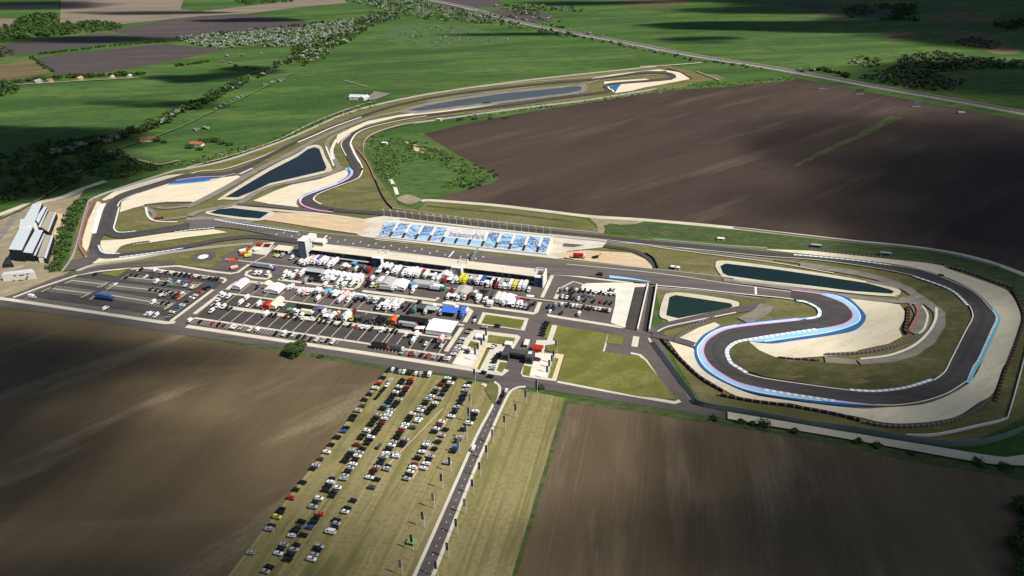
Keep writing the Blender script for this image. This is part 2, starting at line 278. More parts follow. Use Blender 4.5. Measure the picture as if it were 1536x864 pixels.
# concrete islands and kerbs of the paddock
for nm, p, wd in [('concrete_kerb', [(-40, 443), (18, 450.5), (250, 485), (263, 484)], 4), ('concrete_kerb', [(280, 490), (600, 538), (664, 548), (735, 559), (752, 562), (760, 555)], 4),
    ('concrete_island', [(292, 477.5), (598, 523), (667, 533.5)], 2.2), ('concrete_island', [(318, 457), (330, 460), (600, 497), (677, 507.5)], 4.4), ('concrete_island', [(342.5, 440.4), (598.7, 474.8), (696, 488.5)], 2.2),
    ('concrete_island', [(357, 423), (374, 422.7), (447, 432), (600, 449), (702, 464), (707, 467), (697, 484)], 3.6), ('concrete_island', [(357, 423), (348, 429), (341, 435)], 4),
    ('concrete_island', [(378, 406), (371, 408), (369, 413), (380, 417), (400, 419), (406, 416), (404, 411)], 3), ('concrete_island', [(417.5, 419.5), (530, 434.5), (537, 431), (545, 419)], 3.2),
    ('concrete_island', [(543.5, 437), (653, 451), (658, 447)], 3.6), ('concrete_island', [(668, 453), (801, 471), (804, 469), (810, 454)], 3.4), ('concrete_island', [(822, 470), (823, 474), (933, 491.5), (938, 489)], 3.4),
    ('concrete_island', [(833, 449), (840.6, 432)], 3), ('concrete_line', [(338, 389), (459, 403.5), (542, 414), (668, 432), (820, 451), (917, 464)], 1.2), ('concrete_kerb', [(197, 404), (267, 399.5), (320, 408), (347, 411), (357, 409), (374, 397)], 3),
    ('concrete_kerb', [(205, 407), (214, 402), (320, 416.5), (336, 418), (339, 421), (334, 425)], 2.4), ('concrete_kerb', [(320, 435), (256, 483)], 3), ('concrete_island', [(330, 442), (292, 471.5)], 3.6),
    ('concrete_kerb', [(20, 447), (60, 432), (117, 413), (150, 407.5), (196, 403)], 2.6), ('concrete_island', [(693, 492), (669, 528)], 3.4), ('concrete_island', [(828.5, 414), (813, 447)], 3), ('concrete_kerb', [(376, 396), (398, 385), (412, 369)], 1.2),
    ('concrete_kerb', [(912, 502), (904.5, 528.5), (931, 533)], 2.2), ('concrete_kerb', [(946, 530.5), (960, 533.5), (968, 541), (984, 565), (1001, 590)], 2.4), ('concrete_kerb', [(836, 573), (920, 589), (1012, 605), (1020, 602)], 3), ('concrete_kerb', [(843, 432), (860, 423), (874, 427)], 1.6),
    ('concrete_kerb', [(826, 411.5), (850, 413.5), (950, 425.5)], 3), ('concrete_island', [(954.5, 505.5), (951.5, 521)], 4.5), ('concrete_kerb', [(973, 508), (976, 514), (1008, 558), (1040, 605)], 1.6), ('concrete_kerb', [(982, 516), (1014, 560), (1045, 603)], 1.2)]:
    strip(nm, p, wd, conc, smooth=False)
strip('drain_channel', [(978, 514), (1011, 559), (1042, 602)], 4.2, mat('dark_channel', (0.03, 0.035, 0.042)), smooth=False)
# lawns and gate plazas
area('lawn_border', [(724, 469), (793, 478.5), (787, 497), (716, 487)], conc); area('lawn', [(728.7, 472.7), (787, 481), (781, 495), (721.5, 486)], lawn)
area('gate_paving', [(706, 500), (712, 495.6), (777, 503.4), (781, 507), (771, 523), (766, 533), (752, 562), (733, 559), (678, 547), (690, 527), (699, 508)], conc)
area('lawn', [(733, 503), (773, 508), (769, 520), (730, 515)], lawn); area('lawn', [(706, 512), (719, 516), (715, 524.5), (701, 521)], lawn); area('lawn', [(750, 544), (762, 545), (753, 560), (745, 557)], lawn)
area('lawn', [(730, 523), (736, 523), (719, 556), (714, 553)], mat('dry_lawn', (0.12, 0.12, 0.05))); area('concrete_apron', [(696, 526), (717, 529), (712, 552), (679, 546)], concw); area('gravel_path', [(728, 515), (733, 516), (715, 556), (707, 553)], path_y)
area('gate_paving', [(801, 523), (805, 511), (834, 512), (833, 517), (818, 519), (816, 530), (846, 533.5), (834, 573), (818, 571), (784, 566), (781, 561), (790, 537)], conc)
area('big_lawn', [(826, 487), (912, 502), (904, 528), (958, 535.5), (967, 541), (1016, 601), (960, 596), (836, 572), (847, 533), (822, 528), (818, 520), (833, 517)], lawn)
area('lawn', [(913, 501), (936, 506), (933, 518), (909, 516)], lawn); area('lawn', [(786, 549), (797, 551), (794, 566), (783, 563)], lawn); area('lawn', [(830, 537), (838, 539), (828, 569), (822, 568)], lawn)
area('concrete_apron', [(803, 529), (828, 533), (819, 571), (795, 564)], concw); area('gravel_path', [(834, 531), (846, 533), (834.5, 572), (828, 570), (838, 539), (833, 537)], path_y)
area('lawn', [(742, 610), (727, 585), (735, 573), (746, 578), (748, 590)], dry); area('lawn', [(820, 488), (826, 489), (822, 509), (815, 507)], lawn)
strip('footpath', [(832, 489), (824, 513)], 4, conc, smooth=False)
# north-west corner of the paddock
area('helipad_lawn', [(195, 394), (250, 383), (330, 372), (352, 364), (375, 366), (330, 388), (335, 391), (314, 404), (262, 397), (200, 401)], dry)
strip('perimeter_road', [(115, 411), (160, 402), (200, 397), (245, 394), (262, 396)], 8, road)
area('car_park_lawn', [(150, 411), (196, 403), (176, 416)], lawn)
def disc(name, x, y, r, mt):
    c = g(x, y); poly(name, [c + Vector((math.cos(a), math.sin(a))) * r for a in [k * math.pi / 18 for k in range(36)]], mt)
disc('helipad', 305, 386, 11.2, road); disc('helipad_marking', 305, 386, 4.6, white_p)
area('tyre_yard', [(372, 378), (386, 366), (412, 364), (400, 384), (372, 380)], conc); area('storage_yard', [(318, 404), (342, 391), (374, 395), (356, 408)], lot)
# tunnel ramp and pad
area('concrete_pad', [(873, 428), (880, 426), (925, 425), (972, 427), (970, 431), (952, 432), (937, 493), (916, 485), (922, 460), (924, 442), (870, 437)], concw)
area('ramp_road', [(953, 433), (967.7, 434), (956, 497), (938.5, 493.5)], lot2); area('ramp_road', [(975, 431), (984, 431), (973, 498), (965, 497)], mat('ramp_asphalt', (0.04, 0.038, 0.038)))

# gravel traps
IN13 = [(1003.7, 513), (1041, 525), (1043, 538), (1058, 557), (1085, 575), (1126, 592), (1168, 600), (1280, 613.5), (1328, 612.5), (1382, 608), (1414, 598), (1449, 579), (1464, 562), (1477, 533), (1489, 506), (1496, 477), (1485, 460), (1460, 437), (1416, 416), (1362, 400.6), (1278, 389.5), (1216, 383), (1150, 376)]
OUT13 = [(1003.7, 514), (1022, 538), (1043, 559), (1076, 580), (1106, 595.6), (1147, 603), (1189, 607), (1216, 614), (1278, 625), (1324, 635), (1362, 636.5), (1403, 633), (1437, 625), (1466, 606), (1489, 591), (1503, 554), (1512, 540), (1529, 490), (1530, 470), (1516, 443), (1497, 431), (1424, 405), (1403, 397.5), (1320, 387), (1230, 378), (1150, 375)]
band('gravel_trap', IN13, OUT13, gravel)
area('gravel_trap', [(1015, 510), (1047, 493), (1072, 484.5), (1080, 489), (1064, 499), (1047, 513), (1042, 521)], gravel)
area('gravel_trap', [(1266, 445.4), (1300, 451), (1349, 458), (1356.6, 468), (1355.6, 481), (1348, 495), (1353, 506), (1332, 517), (1287, 526.5), (1278, 533), (1230, 536), (1185, 539), (1163, 537), (1138, 527), (1123, 514), (1126, 510), (1188, 500), (1265, 480), (1268, 465)], gravel)
area('gravel_trap', [(180, 319.4), (183, 302), (208, 289), (252, 276), (320, 269), (357, 264), (363, 267), (322, 289), (290, 304), (250, 305), (217, 309), (200, 313)], gravel)
area('gravel_trap', [(153, 300.6), (173, 287), (208, 275.6), (250, 264), (277, 261.5), (229, 276), (192, 289), (173, 297), (156, 302)], gravel)
area('gravel_trap', [(146, 303), (152, 304.5), (145, 330), (138, 352), (134, 370), (130, 379), (124, 371), (124, 360), (133, 330)], gravel)
area('gravel_trap', [(150, 362), (187, 360), (250, 350.5), (320, 345), (342, 349.5), (280, 357), (225, 365), (181, 370.5), (173, 381), (154, 381), (148, 374)], gravel)
area('gravel_trap', [(138.5, 396.5), (146, 388), (179, 386), (269, 373.5), (264, 377), (198, 391)], gravel)
area('gravel_trap', [(380, 302), (413, 287), (438, 278), (480, 269.6), (519.6, 255), (523, 261), (517.5, 269.6), (501, 277), (457, 292.5), (445.6, 301), (444.6, 307), (448.7, 312), (405, 307)], gravel)
area('gravel_trap', [(506, 203), (526, 193), (551, 182.5), (600, 173), (688, 161), (747, 157.4), (688, 166), (597, 176.5), (550, 188), (526, 200), (513, 210), (507, 217), (504, 211.7)], gravel)
area('gravel_trap', [(999.6, 105.8), (1020, 109), (1036, 119), (989, 128), (966, 132), (947, 137), (922, 140.5), (930, 127), (989, 122.5), (1008, 120.4), (1013, 115), (1000, 109)], gravel)
area('gravel_trap', [(887, 118), (933, 110.5), (989, 104.5), (1000, 107), (960, 108), (930, 113), (890, 119.5)], gravel); area('gravel_trap', [(906, 123), (968, 118.5), (976, 120.4), (922, 124.6), (906, 127)], gravel)
area('sand_bank', [(409, 319.6), (488, 321.7), (547, 332), (557, 342.5), (538, 352), (478, 343.5), (426, 335), (397, 331)], sand)
area('grandstand_apron', [(543, 330), (575, 325), (700, 337), (850, 353), (912, 360), (905, 372), (850, 378), (845, 389), (820, 389), (565, 361), (535, 353), (555, 342)], mat('dusty_concrete', (.56, .53, .46), [((.47, .40, .30), 20, 9, -10, .46, .64, .85, 5)]))
area('sand_bank', [(841, 386), (849, 379), (880, 376.5), (947, 380.6), (968, 390), (978, 400), (978, 405), (926, 398), (863, 391)], sand); area('asphalt_patch', [(846, 366), (878, 368.5), (860, 372), (843, 371)], lot)
strip('service_road', [(905, 370), (945, 376), (970, 386), (984, 402)], 6, lot2)

# pond banks and water
for nm, bank, wt, mt, bm in [
    ('pond', [(331, 297), (404, 252), (446, 231), (461, 221), (473, 218), (482, 221), (489, 237), (497, 252), (493, 259), (438, 272), (407, 279.5), (384, 291), (360, 300), (336, 300)],
     [(338, 297), (405, 257), (446, 236), (462, 224.5), (472, 221.5), (479, 224), (484, 238), (490, 252), (487, 257), (436, 269), (405, 276), (380, 288), (357, 297)], water_b, cream),
    ('pond', [(309, 319), (322, 312), (350, 309), (411, 319), (393, 331.5), (362, 330), (315, 323)], [(315, 319.6), (328, 315), (349, 313), (404, 319.6), (390, 329), (363, 327), (322, 321.7)], water, cream),
    ('pond', [(598, 168), (640, 155), (688, 147), (760, 137), (866, 127), (880, 129), (878, 138), (853, 143.5), (760, 155), (700, 162), (630, 170)], [(612, 166), (640, 159), (688, 150.5), (760, 140.5), (864, 130), (873, 131), (872, 136), (852, 140.5), (760, 151.5), (700, 158.5), (630, 167)], water_s, service),
    ('pond', [(1073, 398), (1086, 392), (1168, 402), (1225, 410), (1300, 423), (1345, 434), (1350, 441), (1338, 445), (1278, 441), (1216, 433), (1146, 425), (1090, 418), (1078, 410)], [(1080, 400.6), (1088, 396.5), (1168, 406), (1216, 413), (1300, 426), (1333, 435), (1341, 438.5), (1337, 442), (1278, 438), (1216, 430), (1146, 422.5), (1092, 415), (1084, 411)], water, cream),
    ('pond', [(989, 473), (996, 446), (1004, 441), (1030, 441), (1100, 452), (1108, 460), (1104, 464), (1015, 483), (1000, 481)], [(999, 474.6), (1004, 447), (1013, 444), (1096, 456.5), (1099, 461), (1092, 464), (1017, 479)], water_g, cream)]:
    area(nm + '_bank', bank, bm, True); area(nm + '_water', wt, mt)

# service roads
for p, wd, mt in [([(280, 312), (300, 303), (340, 282), (375, 262), (400, 249), (440, 229), (480, 208), (520, 190), (560, 176), (600, 168)], 10, service), ([(284, 325), (300, 318), (355, 307), (384, 290), (413, 279), (467, 268.5), (501, 259), (510, 250)], 9, service), ([(509, 254), (500, 236), (490, 219), (497, 207), (520, 195)], 6, service),
    ([(500, 240), (498, 225), (505, 210)], 4, concw), ([(489, 221), (501, 250)], 2, concw), ([(355, 308), (400, 309), (450, 314.5), (500, 319)], 8, road), ([(349, 310.5), (420, 317), (480, 322), (551, 332)], 5, cream), ([(280, 334), (300, 327), (330, 329), (380, 334)], 7, service), ([(235, 312), (255, 313), (290, 308), (305, 300)], 6, service), ([(217, 311), (232, 322), (228, 330), (245, 331), (280, 326)], 5, service), ([(219, 312), (223, 326), (236, 333), (266, 334)], 2.2, concw),
    ([(975, 500), (990, 493), (1020, 485.5), (1060, 476), (1100, 467), (1130, 462), (1148, 458)], 9, road), ([(978, 503), (1000, 508), (1022, 513), (1041, 519)], 7, road), ([(1150, 459), (1140, 470), (1115, 483)], 11, service), ([(986, 499), (1000, 492), (1030, 485), (1104, 470)], 1.4, conc),
    ([(1200, 398), (1262, 407), (1316, 418), (1352, 431), (1370, 441), (1384, 452), (1398, 460), (1411, 474), (1408, 495), (1394, 516), (1365, 533), (1335, 542), (1290, 547)], 10, service), ([(1300, 423), (1352, 433), (1372, 445), (1350, 452)], 6, service), ([(1365, 448), (1378, 465), (1383, 480), (1377, 494), (1366, 500)], 10, service),
    ([(1085, 421), (1216, 438), (1262, 445), (1350, 454), (1368, 448)], 6, service), ([(1100, 421), (1216, 434), (1300, 443), (1345, 446)], 1.2, conc), ([(1404, 463), (1403, 480), (1392, 500), (1370, 520), (1335, 534), (1290, 540)], 1.8, concw), ([(1383, 460), (1391, 474), (1386, 494), (1376, 503)], 1.4, concw), ([(1237, 541), (1285, 547)], 9, service),
    ([(1000, 371), (1070, 381), (1146, 389), (1230, 401), (1300, 415)], 2.2, service), ([(920, 362), (1000, 374), (1075, 384), (1160, 395), (1250, 411)], 1.2, conc), ([(720, 131), (800, 123), (880, 117), (940, 110)], 2, conc), ([(640, 178), (700, 171), (800, 160), (890, 147)], 4, service), ([(545, 215), (560, 203), (590, 192), (640, 181)], 4, rough_g),
    ([(275, 266), (300, 258), (335, 255), (365, 246), (400, 233), (450, 210)], 3, cream), ([(870, 140), (880, 128), (900, 120)], 4, service), ([(840, 133), (900, 122), (990, 112)], 5, service)]:
    strip('service_road', p, wd, mt)

area('rough_infield', [(1097, 508), (1123, 514), (1138, 527), (1163, 538), (1230, 545), (1290, 549), (1340, 545), (1375, 535), (1402, 516), (1418, 490), (1418, 470), (1395, 452), (1372, 438), (1392, 428), (1425, 438), (1452, 465), (1456, 478), (1424, 541), (1414, 560), (1398, 572), (1360, 583), (1320, 588), (1274, 586), (1210, 577), (1147, 567), (1108, 554), (1092, 543), (1088, 522)], rough_g)
# the track
E1u = [(280, 331.5), (322, 332), (363, 339), (405, 345), (447, 350.8), (488, 355.5), (530, 360.5), (600, 368.5), (707, 381.7), (790, 391), (884, 399.5), (988, 409.8), (1042, 418), (1105, 427), (1160, 434.5), (1188, 438)]
E1l = [(280, 346), (322, 342), (363, 346), (405, 354), (447, 361.5), (470, 372), (530, 376), (600, 384), (707, 397), (810, 411), (884, 416), (946, 424), (1009, 431.7), (1042, 434.5), (1105, 441.5), (1133, 444), (1160, 447), (1188, 450.5)]
band('main_straight', E1u, E1l, straight)
OUTA = [(1186, 438), (1230, 443.3), (1261, 454.8), (1275.8, 468), (1277, 478), (1265, 487), (1238, 493.3), (1210, 497), (1167, 503.7), (1126, 509), (1105, 513), (1092.5, 520), (1087, 530), (1093, 546), (1106, 555), (1120, 563), (1147, 569.6), (1210, 579), (1274, 587.5), (1320, 589.6), (1362, 584.4), (1399, 573), (1416, 560.4), (1426, 541.7), (1447, 500), (1458.7, 476.7), (1453.5, 460), (1437, 443), (1416, 431), (1370, 415), (1320, 405), (1230, 392), (1147, 386), (1063, 377.5), (980, 369.5), (905, 361), (822, 352.5), (707, 340), (623, 330.6), (600, 327), (530, 320.6), (478, 316.5), (457, 310), (452, 303), (457, 296.7), (478, 288.3), (509, 277), (526, 267.5), (530, 258), (526, 248), (519.6, 235.6), (512, 220), (515, 211.7), (526, 202.3), (547, 192), (600, 178.3), (626, 174), (688, 166), (751, 158), (802, 151), (843, 145.5), (893, 139), (906, 137), (909, 134), (904.5, 130.5), (908, 127), (925, 124.2), (960, 121.5), (993, 118.5), (1003, 116.5), (1006, 114), (999, 111.6), (968, 110.2), (927, 116), (885, 121.3), (822, 126.5), (760, 133), (709, 139), (667, 145), (626, 152.5), (584, 163), (542, 176.5), (501, 191.3), (447, 214.5), (405, 236), (374, 252.5), (353, 261), (332, 265.5), (301, 266.5), (280, 268), (245, 279), (208, 291), (190, 299), (178, 311), (170, 343), (174, 349), (184, 350.6), (208, 348), (250, 341), (285, 336)]
INA = [(1186, 450.5), (1209, 453.8), (1226, 462), (1232, 470), (1228, 478), (1209, 481.5), (1199, 483), (1147, 488), (1105, 493.3), (1084, 498.5), (1067, 508), (1058, 518.3), (1056, 532), (1066, 549), (1085, 563.3), (1110, 576), (1147, 585), (1189, 592.5), (1252, 602), (1312, 609.4), (1345, 609.4), (1383, 604), (1420, 591.7), (1447, 573), (1458, 552), (1466, 540), (1484, 500), (1493, 479), (1485, 464), (1462, 441), (1424, 422.5), (1383, 407), (1341, 399.6), (1278, 391), (1216, 385), (1188, 383), (1084, 372.5), (980, 363), (905, 354.6), (822, 347), (707, 333.7), (623, 323), (600, 319.6), (530, 316), (488, 310), (473, 303), (470.6, 298.7), (480, 291.5), (509, 280), (536, 269.6), (543.5, 259), (543, 251), (533, 233.5), (525, 218), (527, 211.7), (536, 201), (557, 192), (600, 181.5), (626, 177), (688, 168.5), (751, 161.5), (802, 154.5), (843, 148.5), (893, 142), (912, 139.5), (917, 136), (912.5, 131.5), (914, 128.5), (926, 126.7), (960, 124), (994, 122), (1011, 118.8), (1014, 114.5), (1003, 109.2), (968, 107.5), (927, 113.5), (885, 119), (822, 124), (760, 130.5), (709, 136.5), (667, 142.5), (626, 150), (584, 160), (542, 173.5), (501, 188), (447, 210.5), (405, 231), (374, 247.5), (353, 256), (332, 260), (301, 261), (280, 262.5), (240, 273.5), (205, 283.5), (178, 293), (164, 304), (155, 322), (150, 343), (158, 353), (179, 358.5), (208, 356.5), (250, 350), (285, 345)]
_a, _b = spline(px(OUTA)), spline(px(INA))
def resample(P, n):
    us = [0.0]
    for i in range(1, len(P)): us.append(us[-1] + (P[i] - P[i - 1]).length)
    out = []; j = 0
    for k in range(n):
        t = us[-1] * k / (n - 1)
        while j < len(P) - 2 and us[j + 1] < t: j += 1
        out.append(P[j].lerp(P[j + 1], min(1, max(0, (t - us[j]) / max(1e-9, us[j + 1] - us[j])))))
    return out
zt = nextz(); n_ = min(len(_a), len(_b))
me = bpy.data.meshes.new('race_track')
V = []; Fc = []
qa, qb = [], []
ka, kb = len(OUTA), len(INA)
def key(P, raw): return P
# both edges list the same stations of the lap: pair them station by station
def stations(raw_a, raw_b):
    A, B = px(raw_a), px(raw_b); i = j = 0; pairs = [(0, 0)]
    while i < len(A) - 1 or j < len(B) - 1:
        c = []
        if i < len(A) - 1: c.append(((A[i + 1] - B[j]).length, i + 1, j))
        if j < len(B) - 1: c.append(((A[i] - B[j + 1]).length, i, j + 1))
        if i < len(A) - 1 and j < len(B) - 1: c.append(((A[i + 1] - B[j + 1]).length * 0.9, i + 1, j + 1))
        _, i, j = min(c); pairs.append((i, j))
    return pairs
SUBD = 5
a_at = lambda i: _a[min(i * SUBD, len(_a) - 1)]
pr = stations(OUTA, INA)
Lft, Rgt = [], []
for (i0, j0), (i1, j1) in zip(pr[:-1], pr[1:]):
    for k in range(SUBD):
        t = k / SUBD
        fi = (i0 + (i1 - i0) * t) * SUBD; fj = (j0 + (j1 - j0) * t) * SUBD
        Lft.append(_a[min(int(round(fi)), len(_a) - 1)]); Rgt.append(_b[min(int(round(fj)), len(_b) - 1)])
Lft.append(_a[-1]); Rgt.append(_b[-1])
for p, q in zip(Lft, Rgt): V += [(p.x, p.y, zt), (q.x, q.y, zt)]
for i in range(len(Lft) - 1):
    Fc.append((2 * i, 2 * i + 1, 2 * i + 3, 2 * i + 2))
me.from_pydata(V, [], Fc); me.validate(); me.update()
for p_ in me.polygons:
    if p_.normal.z < 0: p_.flip()
struct(link('race_track', me, track))
MID = [p.lerp(q_, .5 + .22 * math.sin(i * .045)) for i, (p, q_) in enumerate(zip(Lft, Rgt))]
MID = [MID[0]] + [MID[i] for i in range(1, len(MID)) if (MID[i] - MID[i - 1]).length > .8]
SMO = [sum((MID[min(max(i + d, 0), len(MID) - 1)] for d in range(-4, 5)), Vector((0, 0))) / 9 for i in range(len(MID))]
for wd_, c_ in ((5.2, (.062, .057, .057)), (2.6, (.052, .048, .048))): struct(link('rubber_line', rib_mesh('rubber_line', SMO, -wd_ / 2, wd_ / 2, nextz()), mat('rubbered_asphalt_%d' % (wd_ * 10), c_, [((.070, .064, .064), 40, 2.4, 0, .5, .62, .7, 5)])))
strip('race_track', [(160, 330), (150, 352), (143.5, 366), (145, 377), (153, 384), (168, 386), (208, 381.5), (250, 376), (290, 369), (330, 361), (370, 356.5), (405, 358), (450, 364)], 9, track)
area('asphalt_apron', [(100, 393), (122, 389), (140, 376), (150, 388), (138, 397), (112, 406), (94, 409)], road)

# painted run-off, kerbs, lines
def edge(name, pts, o, wd, mt, w1=None):                 # wd metres to the side o of the surveyed edge
    strip(name, pts, wd, mt, side=o, w1=w1)
TE = [(1187, 437.5), (1230, 443.3), (1261, 454.8), (1275.8, 468), (1277, 478), (1265, 487), (1238, 493.3), (1210, 497), (1167, 503.7), (1124, 509.5)]
band('painted_runoff', TE[1:], [(1232, 441.5), (1247, 442), (1272, 448.5), (1288, 462), (1297.5, 474), (1296, 485), (1282, 497), (1251, 504), (1188, 513), (1157, 517), (1124, 513.5)], dblue)
band('painted_runoff', TE[1:], [(1231, 442), (1240, 442.5), (1261, 447.5), (1280, 460), (1289, 472.5), (1288, 483), (1272, 492), (1240, 500.6), (1188, 508), (1147, 514), (1124, 514)], lblue)
strip('white_line', [(1240, 442.5), (1261, 447.5), (1280, 460), (1289, 472.5), (1288, 483), (1272, 492), (1240, 500.6), (1188, 508.3), (1147, 514.3)], .9, white_p)
strip('painted_kerb', TE[:6] + [(1240, 493)], 1.5, pink, side=1); 
UE = [(1199, 482.5), (1147, 488), (1105, 493.3), (1084, 498.5), (1067, 508), (1058, 518.3), (1056, 532), (1066, 549), (1085, 563.3), (1110, 576), (1147, 585), (1189, 592.5), (1252, 602), (1313, 609.5)]
band('painted_runoff', UE, [(1205, 479), (1147, 482.5), (1105, 488), (1080, 492), (1058, 502), (1047, 513), (1042, 524), (1044, 540), (1056, 557), (1085, 575), (1126, 590.5), (1189, 601.5), (1252, 609.5), (1313, 611)], dblue)
band('painted_runoff', UE, [(1215, 478), (1150, 483.5), (1105, 489.3), (1082, 494), (1063, 503.5), (1051, 516), (1046, 525), (1048.5, 539), (1060, 555), (1085, 571.7), (1116, 585), (1158, 594), (1231, 603.5), (1313, 610.5)], lblue)
strip('white_line', [(1105, 489.3), (1082, 494), (1063, 503.5), (1051, 516), (1046, 525), (1048.5, 539), (1060, 555), (1085, 571.7), (1116, 585), (1158, 594), (1231, 603.5)], .8, white_p)
strip('painted_kerb', UE[:5], 3.6, lilac, side=-1, w1=2); strip('painted_kerb', UE[1:11], 1.3, pink, side=-1); strip('painted_kerb', UE[11:], .8, pink, side=-1)
strip('kerb', [(1147, 585), (1189, 592.3), (1252, 601.8)], 2.4, kerb_m, side=-1)
strip('kerb', [(1194, 451.5), (1209, 453.8), (1226, 462), (1232, 470), (1228, 478), (1209, 481.5)], 2.6, kerb_w, side=-1)
strip('kerb', [(1222, 494.5), (1180, 500.5), (1147, 505.5), (1126, 509), (1105, 513), (1092.5, 520), (1087, 530), (1093, 546), (1106, 555), (1118, 562.5)], 2.8, kerb_m, side=1)
strip('kerb', [(1275, 588), (1290, 589.5), (1320, 590), (1362, 584.4), (1400, 572.5)], 2.2, kerb_m, side=1); strip('kerb', [(1449, 574), (1458, 552), (1466, 540), (1484, 500), (1493, 479), (1486, 466)], 2.6, kerb_m, side=-1); strip('painted_kerb', [(1449, 576), (1461, 552), (1469, 540), (1488, 500), (1496, 479), (1487, 465)], 1.8, cyan, side=-1)
strip('kerb', [(1453.5, 460), (1437, 443), (1416, 431), (1370, 415)], 2.4, kerb_m, side=1); strip('kerb', [(1190, 383), (1216, 385), (1278, 391), (1335, 398.5)], 2.2, kerb_m, side=-1)
for p in [[(1120, 563), (1147, 569.6), (1210, 579), (1274, 587.5)], [(1400, 572.5), (1416, 560.4), (1426, 541.7), (1447, 500), (1458.7, 476.7), (1453.5, 460)], [(1313, 609.6), (1345, 609.6), (1383, 604.2), (1420, 592), (1449, 574)], [(1370, 415), (1320, 405), (1230, 392), (1147, 386), (1063, 377.5), (980, 369.5), (905, 361), (822, 352.5)], [(1335, 399), (1383, 407), (1424, 422.5), (1462, 441), (1486, 466)]]:
    strip('white_line', p, .7, white_p)
strip('white_line', [(985, 430), (1042, 435), (1105, 442), (1160, 447.3), (1190, 451)], 1.0, white_p); strip('white_line', [(850, 398), (988, 412), (1105, 429), (1186, 439.5)], .6, white_p); strip('start_line', [(1133, 432.5), (1133.5, 443.5)], 1.6, white_p, smooth=False)
strip('painted_kerb', [(914, 416.8), (945, 420), (975, 424.5)], 4.5, lblue, smooth=False, w1=1)
strip('start_line', [(681, 378.5), (673.5, 387.5)], 1.4, white_p, smooth=False); strip('start_line', [(491, 355), (478, 367)], 1.6, white_p, smooth=False); strip('start_line', [(484, 360), (470, 371)], 1.2, white_p, smooth=False)
for k in range(14):                                      # grid boxes of the start
    for j in (0, 1):
        x = 415 + k * 23 + j * 11; y = 343 + (x - 405) * .122 + 9 - 4 * j
        c = g(x, y); struct(link('grid_marking', rib_mesh('grid_marking', [c - D2 * 1.6, c + D2 * 1.6], -.35, .35, ZL[0] + .01), white_p))
ZL[0] += .012
strip('kerb', [(322, 331.5), (363, 338.5), (405, 344.5), (447, 350.5)], 1.8, kerb_m, side=1); strip('kerb', [(262, 349.5), (290, 345.5), (322, 342.8)], 1.6, kerb_m, side=-1)
strip('kerb', [(178, 313), (172, 336), (170, 343), (174, 349), (184, 350.6), (205, 348.5)], 1.5, kerb_m, side=1)
strip('painted_kerb', [(156, 307), (151, 318), (146, 335), (141.5, 352)], 5, mat('white_blue_runoff', (0.70, 0.74, 0.78)), w1=4); strip('kerb', [(147, 370), (151, 378.5), (160, 382.5), (180, 382.5)], 1.6, kerb_m, side=1); strip('kerb', [(180, 387), (230, 380.5), (275, 373.5)], 1.8, kerb_m, side=-1)
strip('kerb', [(173, 288.5), (205, 281.5), (240, 272), (262, 265)], 1.4, kerb_m, side=1); strip('kerb', [(178, 311), (184, 302), (208, 291.5)], 1.4, kerb_m, side=1)
area('painted_runoff', [(252, 277.8), (265, 272.5), (280, 270), (300, 267.5), (322, 268), (312, 272), (285, 275), (268, 277)], dblue); strip('white_line', [(252, 278), (285, 275.8), (312, 272.6), (338, 266)], 1.2, lblue); strip('painted_kerb', [(265, 272), (285, 268.8), (301, 267), (332, 266), (353, 261.8)], 2, pink)
strip('painted_kerb', [(360, 263), (370, 258), (379, 254)], 3.5, lilac); strip('white_line', [(447, 215), (475, 203), (501, 191.5), (542, 176.7)], 2.6, white_p)
KE = [(519, 249), (526, 249), (530, 258), (526, 267.5), (509, 277), (478, 288.3), (457, 296.7), (452, 303), (457, 310), (478, 316.5), (500, 319)]
strip('painted_runoff', [(523, 253)] + KE[2:], 5.5, lblue, side=-1, w1=1); strip('painted_runoff', [(521, 253), (525, 259), (521, 267), (507, 275)], 1.6, dblue); strip('painted_kerb', KE[2:], 2.2, pink, side=-1); strip('painted_kerb', KE[4:8], 2.6, lilac, side=-1)
strip('white_line', [(530, 230), (537, 240), (543.5, 252), (543.5, 259), (536, 269.6), (509, 280), (480, 291.5), (471, 298.7), (473, 303), (482, 308)], 1.4, white_p); strip('white_line', [(526, 218), (527.5, 211.7), (536, 201), (557, 192), (600, 181.8), (640, 175)], 2, white_p); strip('white_line', [(526, 218), (533, 233.5), (540, 245)], 2.6, white_p)
strip('white_line', [(519.6, 235.6), (512, 220), (515, 211.7), (526, 202.3)], 1, white_p)
area('painted_runoff', [(914, 133), (917, 130), (932, 126.8), (924, 136.5), (919, 136)], dblue); strip('painted_kerb', [(912, 131), (914, 134), (919, 136.5), (920, 139)], 3, white_p)
strip('white_line', [(640, 153), (700, 144), (800, 131)], 1, conc); strip('white_line', [(620, 172), (700, 162.5), (746, 157.5)], 2, cream)
band('gravel_road', [(1091, 620.4), (1180, 635.5), (1260, 649.4), (1392, 671), (1491, 687), (1520, 687), (1560, 680)], [(1091, 631), (1180, 646), (1260, 659.5), (1392, 683), (1458, 694.5), (1500, 700), (1580, 702)], cream)

